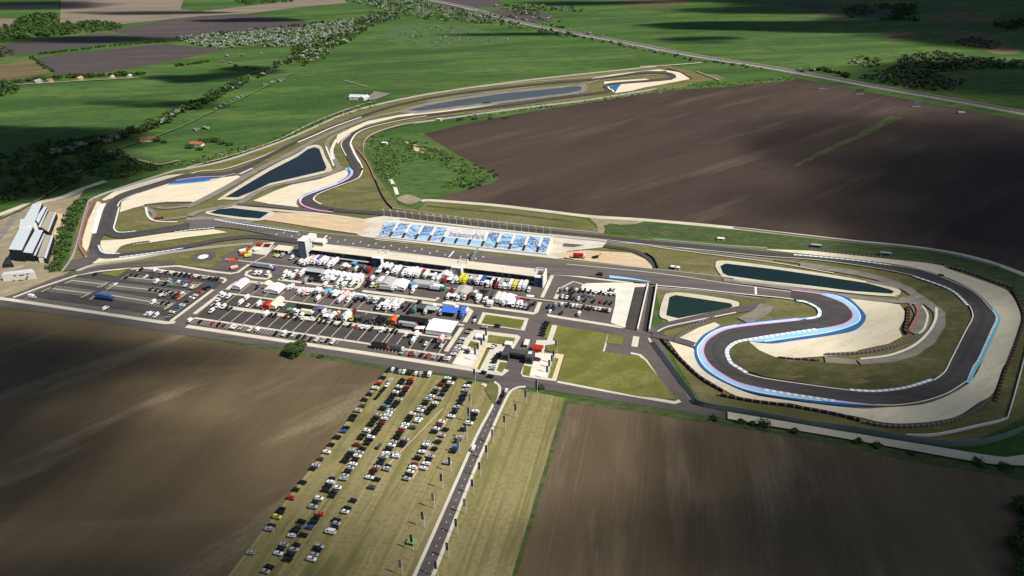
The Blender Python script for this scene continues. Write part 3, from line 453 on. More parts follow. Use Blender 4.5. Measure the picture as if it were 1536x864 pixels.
# stall markings
zs = nextz(); V = []; Fc = []
def seg(c, d, l0, l1, wd):
    n = Vector((-d.y, d.x)) * wd / 2; i = len(V)
    for p in (c + d * l0 - n, c + d * l1 - n, c + d * l1 + n, c + d * l0 + n): V.append((p.x, p.y, zs))
    Fc.append((i, i + 1, i + 2, i + 3))
def stalls(a, b, l0, l1, step=2.6, wd=.38, origin=(0, 380), d=D2):
    P, Q = px(Z(*origin, [a, b])); n = int((Q - P).length / step)
    for k in range(n + 1): seg(P.lerp(Q, k / n), d, l0, l1, wd)
for a, b in [((385, 265), (655, 300)), ((510, 205), (765, 235)), ((720, 300), (1240, 385)), ((790, 240), (1350, 302)), ((900, 180), (1440, 240))]: stalls(a, b, -5.2, 5.2)
stalls((200, 325), (1200, 470), -5, 0.5); stalls((1040, 118), (1536, 178), -5, 0)
stalls((60, 495), (1100, 640), -4.5, 0.5, origin=(280, 380)); stalls((30, 680), (560, 762), -4.5, .5, origin=(560, 380)); stalls((1500, 275), (1235, 470), 0, 5, d=D1 * -1)
for o_, a, b, n, ln in [((280, 380), (340, 408), (1500, 575), 14, 19), ((280, 380), (470, 225), (1500, 355), 12, 19), ((280, 380), (360, 310), (1500, 470), 13, 17), ((560, 380), (120, 585), (530, 640), 5, 19)]:
    P, Q = px(Z(*o_, [a, b]))
    for k in range(n): seg(P.lerp(Q, k / (n - 1)), D2, -ln, 0, .55)
me = bpy.data.meshes.new('parking_markings'); me.from_pydata(V, [], Fc); struct(link('parking_markings', me, mat('worn_white_paint', (0.50, 0.48, 0.40))))
for a, b in [((385, 265), (655, 300)), ((510, 205), (765, 235)), ((720, 300), (1240, 385)), ((790, 240), (1350, 302)), ((900, 180), (1440, 240))]: strip('stall_spine', Z(0, 380, [a, b]), .9, mat('worn_white_paint', (0, 0, 0)), smooth=False)
for a, b in [((300, 290), (370, 258)), ((585, 332), (655, 292)), ((470, 228), (520, 205)), ((705, 258), (775, 222)), ((650, 345), (720, 300)), ((1185, 418), (1245, 372)), ((770, 272), (835, 240)), ((1280, 345), (1350, 298)), ((1385, 268), (1450, 230))]:
    strip('concrete_island', Z(0, 380, [a, b]), 2, mat('mossy_kerb', (0.30, 0.28, 0.19)), smooth=False)
GROUND_TOP = ZL[0] + .01

# ================================================================== things
ORD = 'first second third fourth fifth sixth seventh eighth ninth tenth eleventh twelfth thirteenth fourteenth fifteenth sixteenth seventeenth eighteenth nineteenth twentieth'.split()
for tens, nxt in (('twenty', 'thirtieth'), ('thirty', 'fortieth'), ('forty', 'fiftieth'), ('fifty', 'sixtieth'), ('sixty', 'seventieth'), ('seventy', 'eightieth')): ORD += [tens + '-' + w for w in ORD[:9]] + [nxt]
GZ = GROUND_TOP
def tag(o, label, cat, group=None, kind=None):
    if label: o['label'] = label
    if cat: o['category'] = cat
    if group: o['group'] = group
    if kind: o['kind'] = kind
    return o
def empty(name, loc, rz=0.0):
    o = bpy.data.objects.new(name, None); COL.objects.link(o); o.empty_display_size = 1
    o.location = loc; o.rotation_euler = (0, 0, rz); return o
class MB:
    """collects faces with material numbers, builds ONE mesh"""
    def __init__(s): s.V = []; s.F = []; s.M = []
    def face(s, pts, mi=0):
        i = len(s.V); s.V += [tuple(p) for p in pts]; s.F.append(tuple(range(i, i + len(pts)))); s.M.append(mi)
    def hexa(s, b, t, mi=0):
        """bottom and top quads (counter-clockwise seen from above)"""
        i = len(s.V); s.V += [tuple(p) for p in b] + [tuple(p) for p in t]
        s.F += [(i + 3, i + 2, i + 1, i), (i + 4, i + 5, i + 6, i + 7)] + [(i + k, i + (k + 1) % 4, i + 4 + (k + 1) % 4, i + 4 + k) for k in range(4)]; s.M += [mi] * 6
    def box(s, x0, x1, y0, y1, z0, z1, mi=0):
        s.hexa([(x0, y0, z0), (x1, y0, z0), (x1, y1, z0), (x0, y1, z0)], [(x0, y0, z1), (x1, y0, z1), (x1, y1, z1), (x0, y1, z1)], mi)
    def taper(s, x0, x1, y0, y1, z0, X0, X1, Y0, Y1, z1, mi=0):
        s.hexa([(x0, y0, z0), (x1, y0, z0), (x1, y1, z0), (x0, y1, z0)], [(X0, Y0, z1), (X1, Y0, z1), (X1, Y1, z1), (X0, Y1, z1)], mi)
    def gable(s, x0, x1, y0, y1, z0, z1, mi=0, t=.12):
        ym = (y0 + y1) / 2
        i = len(s.V)
        s.V += [(x0, y0, z0), (x1, y0, z0), (x1, y1, z0), (x0, y1, z0), (x0, ym, z1), (x1, ym, z1)]
        s.F += [(i, i + 1, i + 5, i + 4), (i + 2, i + 3, i + 4, i + 5), (i + 1, i + 2, i + 5), (i + 3, i, i + 4), (i + 3, i + 2, i + 1, i)]; s.M += [mi] * 5
    def cyl(s, c, r, ax_, l, n=10, mi=0, r2=None):
        r2 = r if r2 is None else r2; i = len(s.V)
        for k in range(n):
            a = 2 * math.pi * k / n; u, v = math.cos(a), math.sin(a)
            for e, rr in ((0, r), (1, r2)):
                if ax_ == 'z': s.V.append((c[0] + u * rr, c[1] + v * rr, c[2] + e * l))
                elif ax_ == 'y': s.V.append((c[0] + u * rr, c[1] + (e - .5) * l, c[2] + v * rr))
                else: s.V.append((c[0] + (e - .5) * l, c[1] + u * rr, c[2] + v * rr))
        for k in range(n):
            q = (k + 1) % n; s.F.append((i + 2 * k, i + 2 * q, i + 2 * q + 1, i + 2 * k + 1)); s.M.append(mi)
        s.F += [tuple(i + 2 * k for k in range(n))[::-1], tuple(i + 2 * k + 1 for k in range(n))]; s.M += [mi] * 2
    def mesh(s, name, mats):
        me = bpy.data.meshes.new(name); me.from_pydata(s.V, [], s.F)
        for mm in (mats if isinstance(mats, (list, tuple)) else [mats]): me.materials.append(mm)
        me.polygons.foreach_set('material_index', s.M); me.update(); return me
    def build(s, name, mats, parent=None): return link(name, s.mesh(name, mats), None, parent)

PAINT = {'k': ('black', (.010, .011, .013)), 'w': ('white', (.74, .75, .76)), 's': ('silver', (.36, .38, .40)), 'g': ('dark grey', (.07, .075, .08)), 'r': ('red', (.42, .02, .02)), 'd': ('dark red', (.16, .012, .018)),
         'b': ('blue', (.03, .10, .30)), 't': ('teal', (.09, .30, .31)), 'y': ('yellow', (.62, .58, .06)), 'o': ('orange', (.58, .11, .025)), 'n': ('green', (.10, .36, .12)), 'p': ('purple', (.15, .10, .33)), 'e': ('grey', (.40, .385, .37)), 'c': ('cream', (.72, .66, .48)), 'l': ('bright blue', (.05, .15, .60)),
         'u': ('sky blue', (.06, .36, .66)), 'q': ('pink', (.72, .40, .38))}
def paint(k): return mat('paint_' + PAINT[k][0].replace(' ', '_'), PAINT[k][1], rough=.35, spec=.45)
def cloth(k): return mat('fabric_' + PAINT[k][0].replace(' ', '_'), PAINT[k][1], rough=.85, spec=.15)
glass = mat('car_glass', (.012, .015, .018), rough=.12, spec=.5); tyre = mat('tyre_rubber', (.018, .018, .018)); lampm = mat('headlight_glass', (.6, .62, .63), rough=.2, spec=.5); plate_m = mat('dark_trim', (.02, .02, .022))
# ---- cars: body, windows, wheels, headlights; kinds differ in cabin and length
SPEC = {'hatch': dict(L=4.0, hood=1.0, cab=(-1.85, 1.05, -1.45, .25), h=1.47, w=.88), 'estate': dict(L=4.65, hood=.98, cab=(-2.2, 1.0, -1.95, .2), h=1.48, w=.90), 'saloon': dict(L=4.6, hood=.96, cab=(-1.6, 1.0, -.95, .25), h=1.44, w=.90),
        'suv': dict(L=4.6, hood=1.12, cab=(-2.15, 1.1, -1.9, .35), h=1.72, w=.94), 'van': dict(L=5.6, hood=1.25, cab=(-2.7, 2.2, -2.68, 1.35), h=2.25, w=1.0)}
def car_parts(kind):
    q = SPEC[kind]; l = q['L'] / 2; hd = q['hood']; w = q['w']; a, b, c, d = q['cab']; h = q['h']
    B = MB(); B.taper(-l, l, -w, w, .28, -l - .03, l + .03, -w - .02, w + .02, .62); B.taper(-l - .03, l + .03, -w - .02, w + .02, .62, -l + .12, l - .22, -w + .08, w - .08, hd)
    B.taper(c, d, -w + .22, w - .22, h - .05, c + .06, d - .06, -w + .28, w - .28, h)
    for sx in (a + .10, (c + d) / 2 - .2):                               # pillars
        for sy in (-1, 1): B.hexa([(sx - .05, sy * (w - .11) - .02, hd - .05), (sx + .05, sy * (w - .11) - .02, hd - .05), (sx + .05, sy * (w - .11) + .02, hd - .05), (sx - .05, sy * (w - .11) + .02, hd - .05)],
                                  [(max(sx, c) - .04, sy * (w - .235) - .02, h - .03), (max(sx, c) + .04, sy * (w - .235) - .02, h - .03), (max(sx, c) + .04, sy * (w - .235) + .02, h - .03), (max(sx, c) - .04, sy * (w - .235) + .02, h - .03)])
    if kind == 'van': B.box(a + .02, .75, -w + .10, w - .10, hd, h - .02)
    Wn = MB(); Wn.taper(a, b, -w + .12, w - .12, hd - .06, c, d, -w + .24, w - .24, h - .05)
    wh = MB(); wh.cyl((0, 0, 0), .33, 'y', .22)
    hl = MB(); hl.box(-.05, .05, -.2, .2, -.08, .08)
    wx = l - .85
    return B, Wn, wh, hl, [(wx, w - .1), (wx, -w + .1), (-wx, w - .1), (-wx, -w + .1)], [(l - .05, w - .3), (l - .05, -w + .3)]
CM = {}
def car_mesh(kind, k):
    if (kind, k) in CM: return CM[kind, k]
    B, Wn, wh, hl, wp, lp = car_parts(kind)
    full = MB()
    for src, mi, offs in ((B, 0, [(0, 0, 0)]), (Wn, 1, [(0, 0, 0)]), (wh, 2, [(x, y, .33) for x, y in wp])):
        for off in offs:
            i = len(full.V); full.V += [(v[0] + off[0], v[1] + off[1], v[2] + off[2]) for v in src.V]; full.F += [tuple(j + i for j in f) for f in src.F]; full.M += [mi] * len(src.F)
    key = (kind, '#')
    if key not in CM: CM[key] = (Wn.mesh('windows', glass), wh.mesh('wheel', tyre), hl.mesh('headlight', lampm), wp, lp)
    CM[kind, k] = (B.mesh('car_body', paint(k)), full.mesh('parked_car', [paint(k), glass, tyre])); return CM[kind, k]
NC = [0]; USED = {}; FARCARS = []
def uniq(lb):
    if lb in USED: print('DUPLICATE LABEL', lb)
    USED[lb] = 1; return lb
def car(p, k, ang, label, group, z=GZ, kind=None, parts=True, name='parked_car', cat='car', now=False):
    NC[0] += 1
    kind = kind or ('hatch', 'estate', 'saloon', 'suv', 'hatch')[(NC[0] * 7 + NC[0] // 3) % 5]
    if kind == 'van': name, cat = 'parked_van', 'van'
    body, full = car_mesh(kind, k)
    if not parts and cat == 'car' and not now:
        FARCARS.append((p, k, ang, label, group, z, kind, name)); return
    if not parts:
        o = link(name, full, None); o.location = (p.x, p.y, z); o.rotation_euler = (0, 0, ang)
        return tag(o, uniq(label), cat, group)
    o = empty(name, (p.x, p.y, z), ang); tag(o, uniq(label), cat, group)
    Wn, wh, hl, wp, lp = CM[kind, '#']
    link('body', body, None, o); link('windows', Wn, None, o)
    for x, y in wp: q = link('wheel', wh, None, o); q.location = (x, y, .33)
    for x, y in lp: q = link('headlight', hl, None, o); q.location = (x, y, .72)
    return o
def row(origin, data, desc, end, group, ang, s=4.8, parts=True, z=GZ, jit=.06, only=None):
    n = 0
    for it in data.split():
        f = it.split(','); x, y, k = float(f[0]), float(f[1]), f[2]
        n += 1
        van = len(k) > 1 and k[1] == 'V'; k = k[0]
        lb = f"{PAINT[k][0]} {'van' if van else 'car'}, {ORD[n - 1]} {('from ' + end + ' ') if end else ''}{desc}"
        car(g(origin[0] + x / s, origin[1] + y / s + (.6 if s > 0 else 0)), k, ang + rnd.uniform(-jit, jit) + (math.pi if rnd.random() < .4 else 0), lb, group, kind='van' if van else None, parts=parts, z=z)
FG = 'cars parked on the mown field'; RA = math.atan2(*(g(710.5, 684) - g(635, 864)).yx); HA = RA - math.pi / 2
FL_ = (340, 540); FZ = ZL[0] * .3
row(FL_, '1127,140,k 1097,182,r 1072,215,w 1033,260,k 998,300,k 983,342,g 950,380,s 918,418,k 905,442,k 862,505,k 847,527,b 800,572,k 757,625,k 725,677,w 683,727,g 645,775,s 625,797,k 552,896,k 505,949,k 468,1008,r 402,1089,k 390,1113,k 368,1146,y 330,1211,k 312,1234,s 180,1404,s 315,1509,k 285,1539,s', 'in the row along the ploughed field edge', 'the south road', FG, HA)
row(FL_, '1168,85,k 1197,82,w 1225,88,k 1250,95,s 1278,98,w 1308,102,k 1333,105,k 1365,110,w 1398,112,s 1430,118,k 1463,117,wV', 'in the crosswise row below the south road', 'the soil', FG, RA + .1)
row(FL_, '1180,162,s 1158,195,w 1133,225,k 1117,245,k 1090,278,k', 'in the short row of five facing the soil edge', 'the road', FG, RA - .2)
row(FL_, '1270,158,k 1257,180,k 1243,207,w 1230,228,k 1218,245,w 1202,265,k 1190,285,k 1178,305,k 1162,325,k 1145,347,t 1128,364,k 1095,413,s 1080,432,k 1055,458,k 1040,480,k 1012,522,w 985,556,k 970,576,k 940,625,d 910,668,s 890,692,k 875,714,k 853,743,k', 'on the soil side of the first double row', 'the road', FG, HA)
row(FL_, '1332,153,o 1318,180,k 1297,216,d 1283,240,k 1263,265,k 1245,300,s 1225,325,k 1205,348,k 1190,375,s 1175,393,w 1160,413,w 1140,437,w 1120,468,d 1103,493,k 1085,517,k 1066,543,k 1042,570,w 1030,592,k 1015,616,k 982,655,k 965,683,s 945,706,w 925,738,k 915,765,w 895,793,s 872,823,k 857,849,s 845,871,s', 'on the far side of the first double row', 'the road', FG, HA)
row(FL_, '760,871,k 752,895,w 735,923,k 717,954,k 670,1014,w 640,1046,k 627,1073,s', 'down the lower field between the soil row and mid row', 'uphill', FG, HA)
row(FL_, '803,936,w 775,972,k 763,994,k 678,1122,o 652,1153,k 628,1184,k 603,1221,b 558,1278,k 512,1349,k 490,1383,s 462,1421,k 443,1454,k', 'in the lower row reaching the bottom', 'uphill', FG, HA)
row(FL_, '545,1181,k 525,1216,g 497,1249,k 473,1281,w 418,1346,s 395,1378,k 378,1409,w', 'in the lower row next to the soil row', 'uphill', FG, HA)
row(FL_, '917,1028,k 873,1084,k 857,1109,w 797,1170,k 795,1194,s 775,1231,k 752,1254,wV 672,1359,s 660,1381,k 637,1419,s 617,1451,w', 'in the sparse lower row nearest the flags', 'uphill', FG, HA)
row(FL_, '1340,402,w 1320,428,k 1305,450,k 1290,478,w 1275,500,w 1258,525,d 1240,553,k 1225,577,k 1205,605,s 1190,630,w 1170,657,k 1150,688,w 1135,713,s 1118,740,k 1105,765,k 1090,788,s 1070,805,d 1045,837,k 1033,861,w', 'on the soil side of the second double row', 'the road', FG, HA)
row(FL_, '1400,413,s 1387,440,w 1375,455,w 1345,500,g 1290,588,s 1275,608,k 1262,627,k 1222,690,s 1222,708,w 1165,780,k 1155,800,s 1088,876,k 1050,931,g', 'on the far side of the second double row', 'the road', FG, HA)
row(FL_, '1100,637,g', 'driving between the double rows of the mown field', '', FG, RA - .2)
RL = (600, 540)
row(RL, '345,145,w 320,167,k 297,190,d 270,220,s 245,250,k 230,275,w 205,297,s 180,330,k 160,355,s 145,378,w', 'on the soil side of the upper middle row', 'the road', FG, HA)
row(RL, '395,148,k 365,182,w 345,205,k 325,230,k 305,262,k 285,292,s 255,326,w 240,348,k 215,372,k 195,394,k', 'on the far side of the upper middle row', 'the road', FG, HA)
row(RL, '500,178,k 485,203,w 475,235,s 460,268,k 447,298,k 430,328,k 415,355,s 395,387,k 372,420,w 300,460,w 282,485,d 264,510,w 250,530,k 200,608,s 190,627,w 175,652,k 163,677,w 132,722,k 107,768,d 95,790,w 78,820,w 65,846,k 52,870,s', 'in the long row passing under the flags', 'the road', FG, HA)
row(RL, '330,515,k 305,558,s 275,603,k 248,655,k 222,708,s 205,740,k 192,762,w 175,795,w', 'in the broken row beside that rope line', 'the road', FG, HA)
row(RL, '545,385,w 535,408,k 525,438,k 500,470,w 455,515,k 430,576,s 415,600,k 400,648,b 388,672,k 345,755,s', 'in the row nearest the entrance road', 'the road', FG, HA)
ROADZ = ZL[0]
for (x, y, k, lb, a) in [(759.4, 589.5, 'w', 'white car on the entrance road just below the junction', RA), (755.5, 596, 'k', 'black car close behind the white car below the junction', RA), (751, 605.5, 'k', 'black car alone on the entrance road, two cars below the junction', RA), (710.4, 676, 'w', 'white car driving alone halfway along the entrance road', RA), (726, 562, 'k', 'black car turning out of the south road towards the gate', A1), (736.5, 567.5, 'k', 'black car on the south road nearest the junction', A1), (746.5, 492, 'k', 'black car driving between the two gate lawns', A1), (727, 494, 's', 'silver car waiting beside the lawn border', A1),
    (714.5, 477, 'g', 'dark grey car parked at the corner of the upper gate lawn', A2), (712, 484.5, 'w', 'white car parked beside the upper gate lawn border', A2), (544, 256, 'k', 'black car on the track bend by the big pond', 1.9), (1411, 416, 'k', 'dark car driving through the long right-hand gravel bend', A1), (497, 318, 'k', 'dark car on the back straight before the grandstand', A1), (460.5, 548 - 170, 'd', 'dark red car parked behind the control tower', A1)]:
    car(g(x, y), k, a, lb, 'cars driving on the roads', name='driving_car' if 'driving' in lb or 'road' in lb else 'parked_car', parts=y > 550)
# ---- car park rows in the west
WG = 'cars in the west car park'; WL = (0, 380)
row(WL, '1020,125,k 1125,132,wV 1170,143,w 1205,148,k 1240,150,w 1268,158,k 1305,163,k 1340,168,k 1375,170,k 1415,175,w 1445,182,d 1480,187,s 1515,190,k 1545,193,k 1570,195,k', 'in the top row of the west car park', 'the halls', WG, A2, parts=False)
row(WL, '690,160,k 910,188,k 950,170,k 985,172,k 1055,180,w 1095,185,d 1145,190,k 1130,215,wV 1190,230,k 1220,205,s 1240,235,n 1265,213,b 1290,215,w 1320,220,b 1350,222,b 1380,222,r 1340,243,w 1385,255,w', 'in the second row of the west car park', 'the halls', WG, A2, parts=False)
row(WL, '835,235,w 1090,270,k 1130,275,k 1165,283,k 1165,312,w 1205,287,k 1197,310,s 1245,300,k 1260,322,k 1290,300,d 1285,322,r 1315,298,w', 'in the third row of the west car park', 'the halls', WG, A2, parts=False)
row(WL, '1107,365,wV 1175,370,k 1210,372,k 765,410,wV 1060,448,w 1090,448,wV 1130,460,wV', 'in the bottom rows of the west car park', 'the spine', WG, A2, parts=False)
row(WL, '1510,248,b 1480,268,k 1440,295,r 1410,315,w 1385,335,w 1350,360,k 1315,385,w 1280,405,b 1243,435,w', 'along the east edge of the west car park', 'the top', WG, A1, parts=False)
# ---- paddock car rows
PG = 'cars in the paddock'; PL = (280, 380)
row(PL, '32,495,wV 100,505,k 190,515,r 235,525,k 270,530,d 330,540,w 350,545,w 395,548,s 460,562,w 520,560,wV 645,590,k 705,592,wV 740,600,k 770,600,w 810,610,k 850,615,k 895,630,k 940,635,w 990,640,s 1015,640,k 1055,652,w', 'in the row along the south road kerb', 'the west corner', PG, A2, parts=False)
row(PL, '720,465,d 760,470,k 800,478,k 840,482,w 900,485,w 940,495,k 970,500,k 1005,505,k 1050,512,k 1085,520,w 1110,525,k 1140,520,w 1180,530,k 1220,540,r 1270,545,w 1305,548,w 1335,555,k 1405,565,w 1445,570,k 1490,570,k 1512,578,k', 'below the long paddock island', 'the west', PG, A2, parts=False)
row((560, 380), '235,600,w 265,605,k 320,605,w 355,640,k 380,665,w 440,640,k 485,625,r 490,680,w 460,680,k', 'in the paddock corner under the white marquee', 'the west', PG, A2, parts=False)
row((560, 380), '210,725,s 275,735,r 305,735,s 350,745,k 395,750,r 440,758,s 490,770,k 520,772,s 545,770,w', 'in the kerb row under the trailers', 'the trailers', PG, A2, parts=False)
row((560, 380), '690,565,k 685,580,s 645,630,w 635,655,s 620,680,w 605,700,w 592,720,s 580,740,w', 'along the west side of the gate plaza', 'the top', PG, A1, parts=False)
row((560, 380), '855,690,w 870,680,k 905,745,k 893,757,k 880,772,k 870,795,k 865,826,w 860,845,s 680,705,s 676,725,k', 'on the plaza left of the entrance gate', 'the top', PG, A1, parts=False)
EG = 'cars in the east lot'; EL = (800, 380)
row(EL, '205,265,s 240,270,w 275,270,k 310,275,w 338,280,k 370,280,k 410,285,k 450,292,w 485,293,k 520,298,w 552,275,k 580,275,s 590,303,w 560,303,w 190,290,k', 'in the top row of the lot beside the pad', 'the pits', EG, A2, parts=False)
row(EL, '270,300,k 365,315,b 420,318,s', 'standing between the rows of the lot beside the pad', 'the pits', EG, A1, parts=False)
row(EL, '210,325,w 240,330,w 265,330,k 290,335,k 325,340,w 375,348,k 435,355,k 490,358,r 525,365,k 560,370,k', 'in the second row of the lot beside the pad', 'the pits', EG, A2, parts=False)
row(EL, '110,395,k 135,405,k 160,380,s 155,407,b 205,378,w 250,385,k 285,390,w 312,390,w 335,398,s 360,400,k 390,405,k 415,408,k 450,410,w 478,412,w 500,420,k 525,422,k 548,425,w', 'in the third row of the lot beside the pad', 'the pits', EG, A2, parts=False)
row(EL, '120,430,w 205,440,k 330,448,wV', 'along the lower kerb of the lot beside the pad', 'the pits', EG, A2, parts=False)
row(EL, '95,515,k 85,535,k 75,555,k 70,575,k 65,597,k', 'in the file of five on the gate road', 'the paddock', EG, A1, parts=False)

# ---- lorries, tents and awnings of the paddock
TM = {}
steel = mat('galvanised_steel', (.38, .39, .40), rough=.5, metal=.3); white_m = mat('white_metal', (.72, .72, .71), rough=.5)
def tmesh(key, fn):
    if key not in TM: TM[key] = fn()
    return TM[key]
def truck(p, k, ang, label, group, L=11.5, cabk='w', h=3.9):
    o = empty('race_truck', (p.x, p.y, GZ), ang); tag(o, uniq(label), 'lorry', group)
    def tr():
        b = MB(); b.box(-L / 2, L / 2, -1.27, 1.27, 1.05, h); b.box(-L / 2 + .1, L / 2 - .1, -1.2, 1.2, h + .004, h + .05); return b.mesh('trailer_body', paint(k))
    def cb():
        b = MB(); b.box(.35, 2.4, -1.2, 1.2, .7, 2.0); b.taper(.35, 2.4, -1.2, 1.2, 2.0, .4, 1.95, -1.12, 1.12, 3.0); return b.mesh('cab', paint(cabk))
    def ws():
        b = MB(); b.hexa([(2.30, -1.08, 2.05), (2.42, -1.08, 2.05), (2.42, 1.08, 2.05), (2.30, 1.08, 2.05)], [(1.95, -1.0, 2.85), (2.06, -1.0, 2.85), (2.06, 1.0, 2.85), (1.95, 1.0, 2.85)]); return b.mesh('windscreen', glass)
    def wl():
        b = MB(); b.cyl((0, 0, .5), .5, 'y', .4, 10); return b.mesh('wheel', tyre)
    link('trailer_body', tmesh(('t', k, L, h), tr), None, o)
    c = link('cab', tmesh(('c', cabk), cb), None, o); c.location = (L / 2, 0, 0)
    q = link('windscreen', tmesh('ws', ws), None, c)
    for x in (-L / 2 + 1.5, -L / 2 + 2.8, L / 2 + 1.2):
        for y in (-1.0, 1.0): q = link('wheel', tmesh('wl', wl), None, o); q.location = (x, y, 0)
def boxvan(p, k, ang, label, group, L=6.2, cabk=None):
    o = empty('box_van', (p.x, p.y, GZ), ang); tag(o, uniq(label), 'van', group)
    def bd():
        b = MB(); b.box(-L / 2, L / 2 - 1.6, -1.05, 1.05, .5, 2.9); return b.mesh('box_body', paint(k))
    def cb():
        b = MB(); b.box(L / 2 - 1.58, L / 2, -1.0, 1.0, .45, 1.3); b.taper(L / 2 - 1.58, L / 2 - .1, -1.0, 1.0, 1.3, L / 2 - 1.55, L / 2 - .85, -.92, .92, 2.15); return b.mesh('cab', paint(cabk or k))
    def gl():
        b = MB(); b.hexa([(L / 2 - .16, -.9, 1.34), (L / 2 - .06, -.9, 1.34), (L / 2 - .06, .9, 1.34), (L / 2 - .16, .9, 1.34)], [(L / 2 - .86, -.82, 2.1), (L / 2 - .76, -.82, 2.1), (L / 2 - .76, .82, 2.1), (L / 2 - .86, .82, 2.1)]); return b.mesh('windscreen', glass)
    def wl():
        b = MB(); b.cyl((0, 0, .36), .36, 'y', .25, 10); return b.mesh('wheel', tyre)
    link('box_body', tmesh(('bv', k, L), bd), None, o); link('cab', tmesh(('bc', cabk or k, L), cb), None, o); link('windscreen', tmesh(('bg', L), gl), None, o)
    for x in (-L / 2 + 1.1, L / 2 - .9):
        for y in (-.9, .9): q = link('wheel', tmesh('bwl', wl), None, o); q.location = (x, y, 0)
def marquee(p, k, ang, label, group, w=8, l=10, h=2.7, rise=1.5, walls=True, name='marquee', cat='tent', bays=1):
    o = empty(name, (p.x, p.y, GZ), ang); tag(o, uniq(label), cat, group)
    b = MB(); bw = w / bays
    for i in range(bays): b.gable(-l / 2, l / 2, -w / 2 + i * bw, -w / 2 + (i + 1) * bw - .004, h, h + rise)
    b.build('canopy', cloth(k), o)
    for sx in (-1, 1):
        for sy in (-1, 1):
            q = MB(); q.box(-.07, .07, -.07, .07, 0, h - .01); q = q.build('leg', white_m, o); q.location = (sx * (l / 2 - .12), sy * (w / 2 - .12), 0)
    if walls:
        b = MB(); b.box(-l / 2 + .25, l / 2 - .25, -w / 2 + .25, -w / 2 + .3, .05, h - .03); b.box(-l / 2 + .25, -l / 2 + .3, -w / 2 + .31, w / 2 - .31, .05, h - .03); b.box(-l / 2 + .25, l / 2 - .25, w / 2 - .3, w / 2 - .25, .05, h - .03); b.build('side_wall', cloth(k), o)
def gazebo(p, k, ang, label, group, w=4.2):
    o = empty('gazebo', (p.x, p.y, GZ), ang); tag(o, uniq(label), 'gazebo', group)
    def cn():
        b = MB(); h = w / 2
        b.box(-h, h, -h, h, 2.1, 2.4); b.taper(-h, h, -h, h, 2.404, -.1, .1, -.1, .1, 3.5); return b.mesh('canopy', cloth(k))
    link('canopy', tmesh(('gz', k, w), cn), None, o)
    def lg():
        q = MB(); q.box(-.06, .06, -.06, .06, 0, 2.1); return q.mesh('leg', white_m)
    for sx in (-1, 1):
        for sy in (-1, 1): q = link('leg', tmesh('gl', lg), None, o); q.location = (sx * (w / 2 - .1), sy * (w / 2 - .1), 0)
def paddock(origin, rowname, data, group, n=0, s=4.8):
    for it in data.split():
        f = it.split(','); n += 1
        x, y, ty, k = float(f[0]), float(f[1]), f[2], f[3]; a = [float(v) for v in f[4:] if not v.isalpha()]; k2 = next((v for v in f[4:] if v.isalpha()), None)
        p = g(origin[0] + x / s, origin[1] + y / s + 1.2)
        kind = {'T': 'race lorry', 'H': 'race lorry lengthwise', 'B': 'box van', 'V': 'van', 'C': 'car', 'M': 'tent', 'G': 'gazebo', 'A': 'flat awning'}[ty]
        lb = f"{PAINT[k][0]} {kind}{(' with ' + PAINT[k2][0] + ' cab') if k2 else ''}, {ORD[n - 1]} from the tower in the {rowname}"
        j = rnd.uniform(-.03, .03)
        if ty == 'T': truck(p, k, A2 + math.pi + j, lb, group, L=a[0] if a else 10.5, cabk=k2 or 'w')
        elif ty == 'H': truck(p, k, A1 + j, lb, group, L=a[0] if a else 13, cabk=k2 or 'w')
        elif ty == 'B': boxvan(p, k, A2 + math.pi + j, lb, group, cabk=k2)
        elif ty in 'VC': car(p, k, A2 + math.pi + j, lb, group, kind='van' if ty == 'V' else None, parts=False)
        elif ty == 'G': gazebo(p, k, A2 + j, lb, group, a[0] if a else 4.4)
        elif ty == 'M': marquee(p, k, A2, lb, group, *(a[:2] if a else (7, 9)))
        elif ty == 'A': marquee(p, k, A1, lb, group, (a[0] if a else 6), (a[1] if a else 12), 3.2, .5, False, 'awning', 'awning')
    return n
TG = 'lorries, vans and tents in the paddock'
n = paddock((280, 380), 'pit building row', '640,20,C,y 660,25,C,w 690,25,V,s 760,40,V,w 790,70,C,k 825,75,B,w 868,75,T,w,8 892,68,T,w,8 918,62,T,q,9,w 942,62,T,w 962,58,T,p,9,w 985,68,T,w 1010,70,T,w,8 1045,88,T,w 1075,78,T,w 1110,70,C,k 1140,112,M,w,6,6 1155,122,B,d 1210,88,G,u 1240,110,C,k 1265,120,C,k 1290,112,C,s 1320,135,B,r 1335,110,C,k', TG)
paddock((560, 380), 'pit building row', '65,122,T,w,n 92,112,T,w,9,k 125,118,T,w,9,k 100,160,V,w 160,140,T,w 185,136,T,w 225,145,B,w 250,145,T,w,8 278,150,T,w 305,148,T,w 335,158,T,w 352,150,B,r 385,168,T,w,n 430,200,V,w 445,175,B,w 480,185,B,w 530,170,M,w,9,9 515,208,B,r 565,190,B,w 592,200,B,w 575,215,C,w 640,195,T,y,10,y 668,208,T,y,10,y 705,200,B,w 728,205,T,e,9,k 765,208,T,w,9 797,210,T,b,9 825,240,V,w 850,235,B,w 862,215,B,w 886,248,V,r 905,215,B,w 925,232,T,e,10 962,215,V,s 955,255,V,w 992,238,T,w,10 1025,243,T,y,10,y 1062,246,T,w,10 1095,246,T,w,10 1120,275,V,w', TG, n)
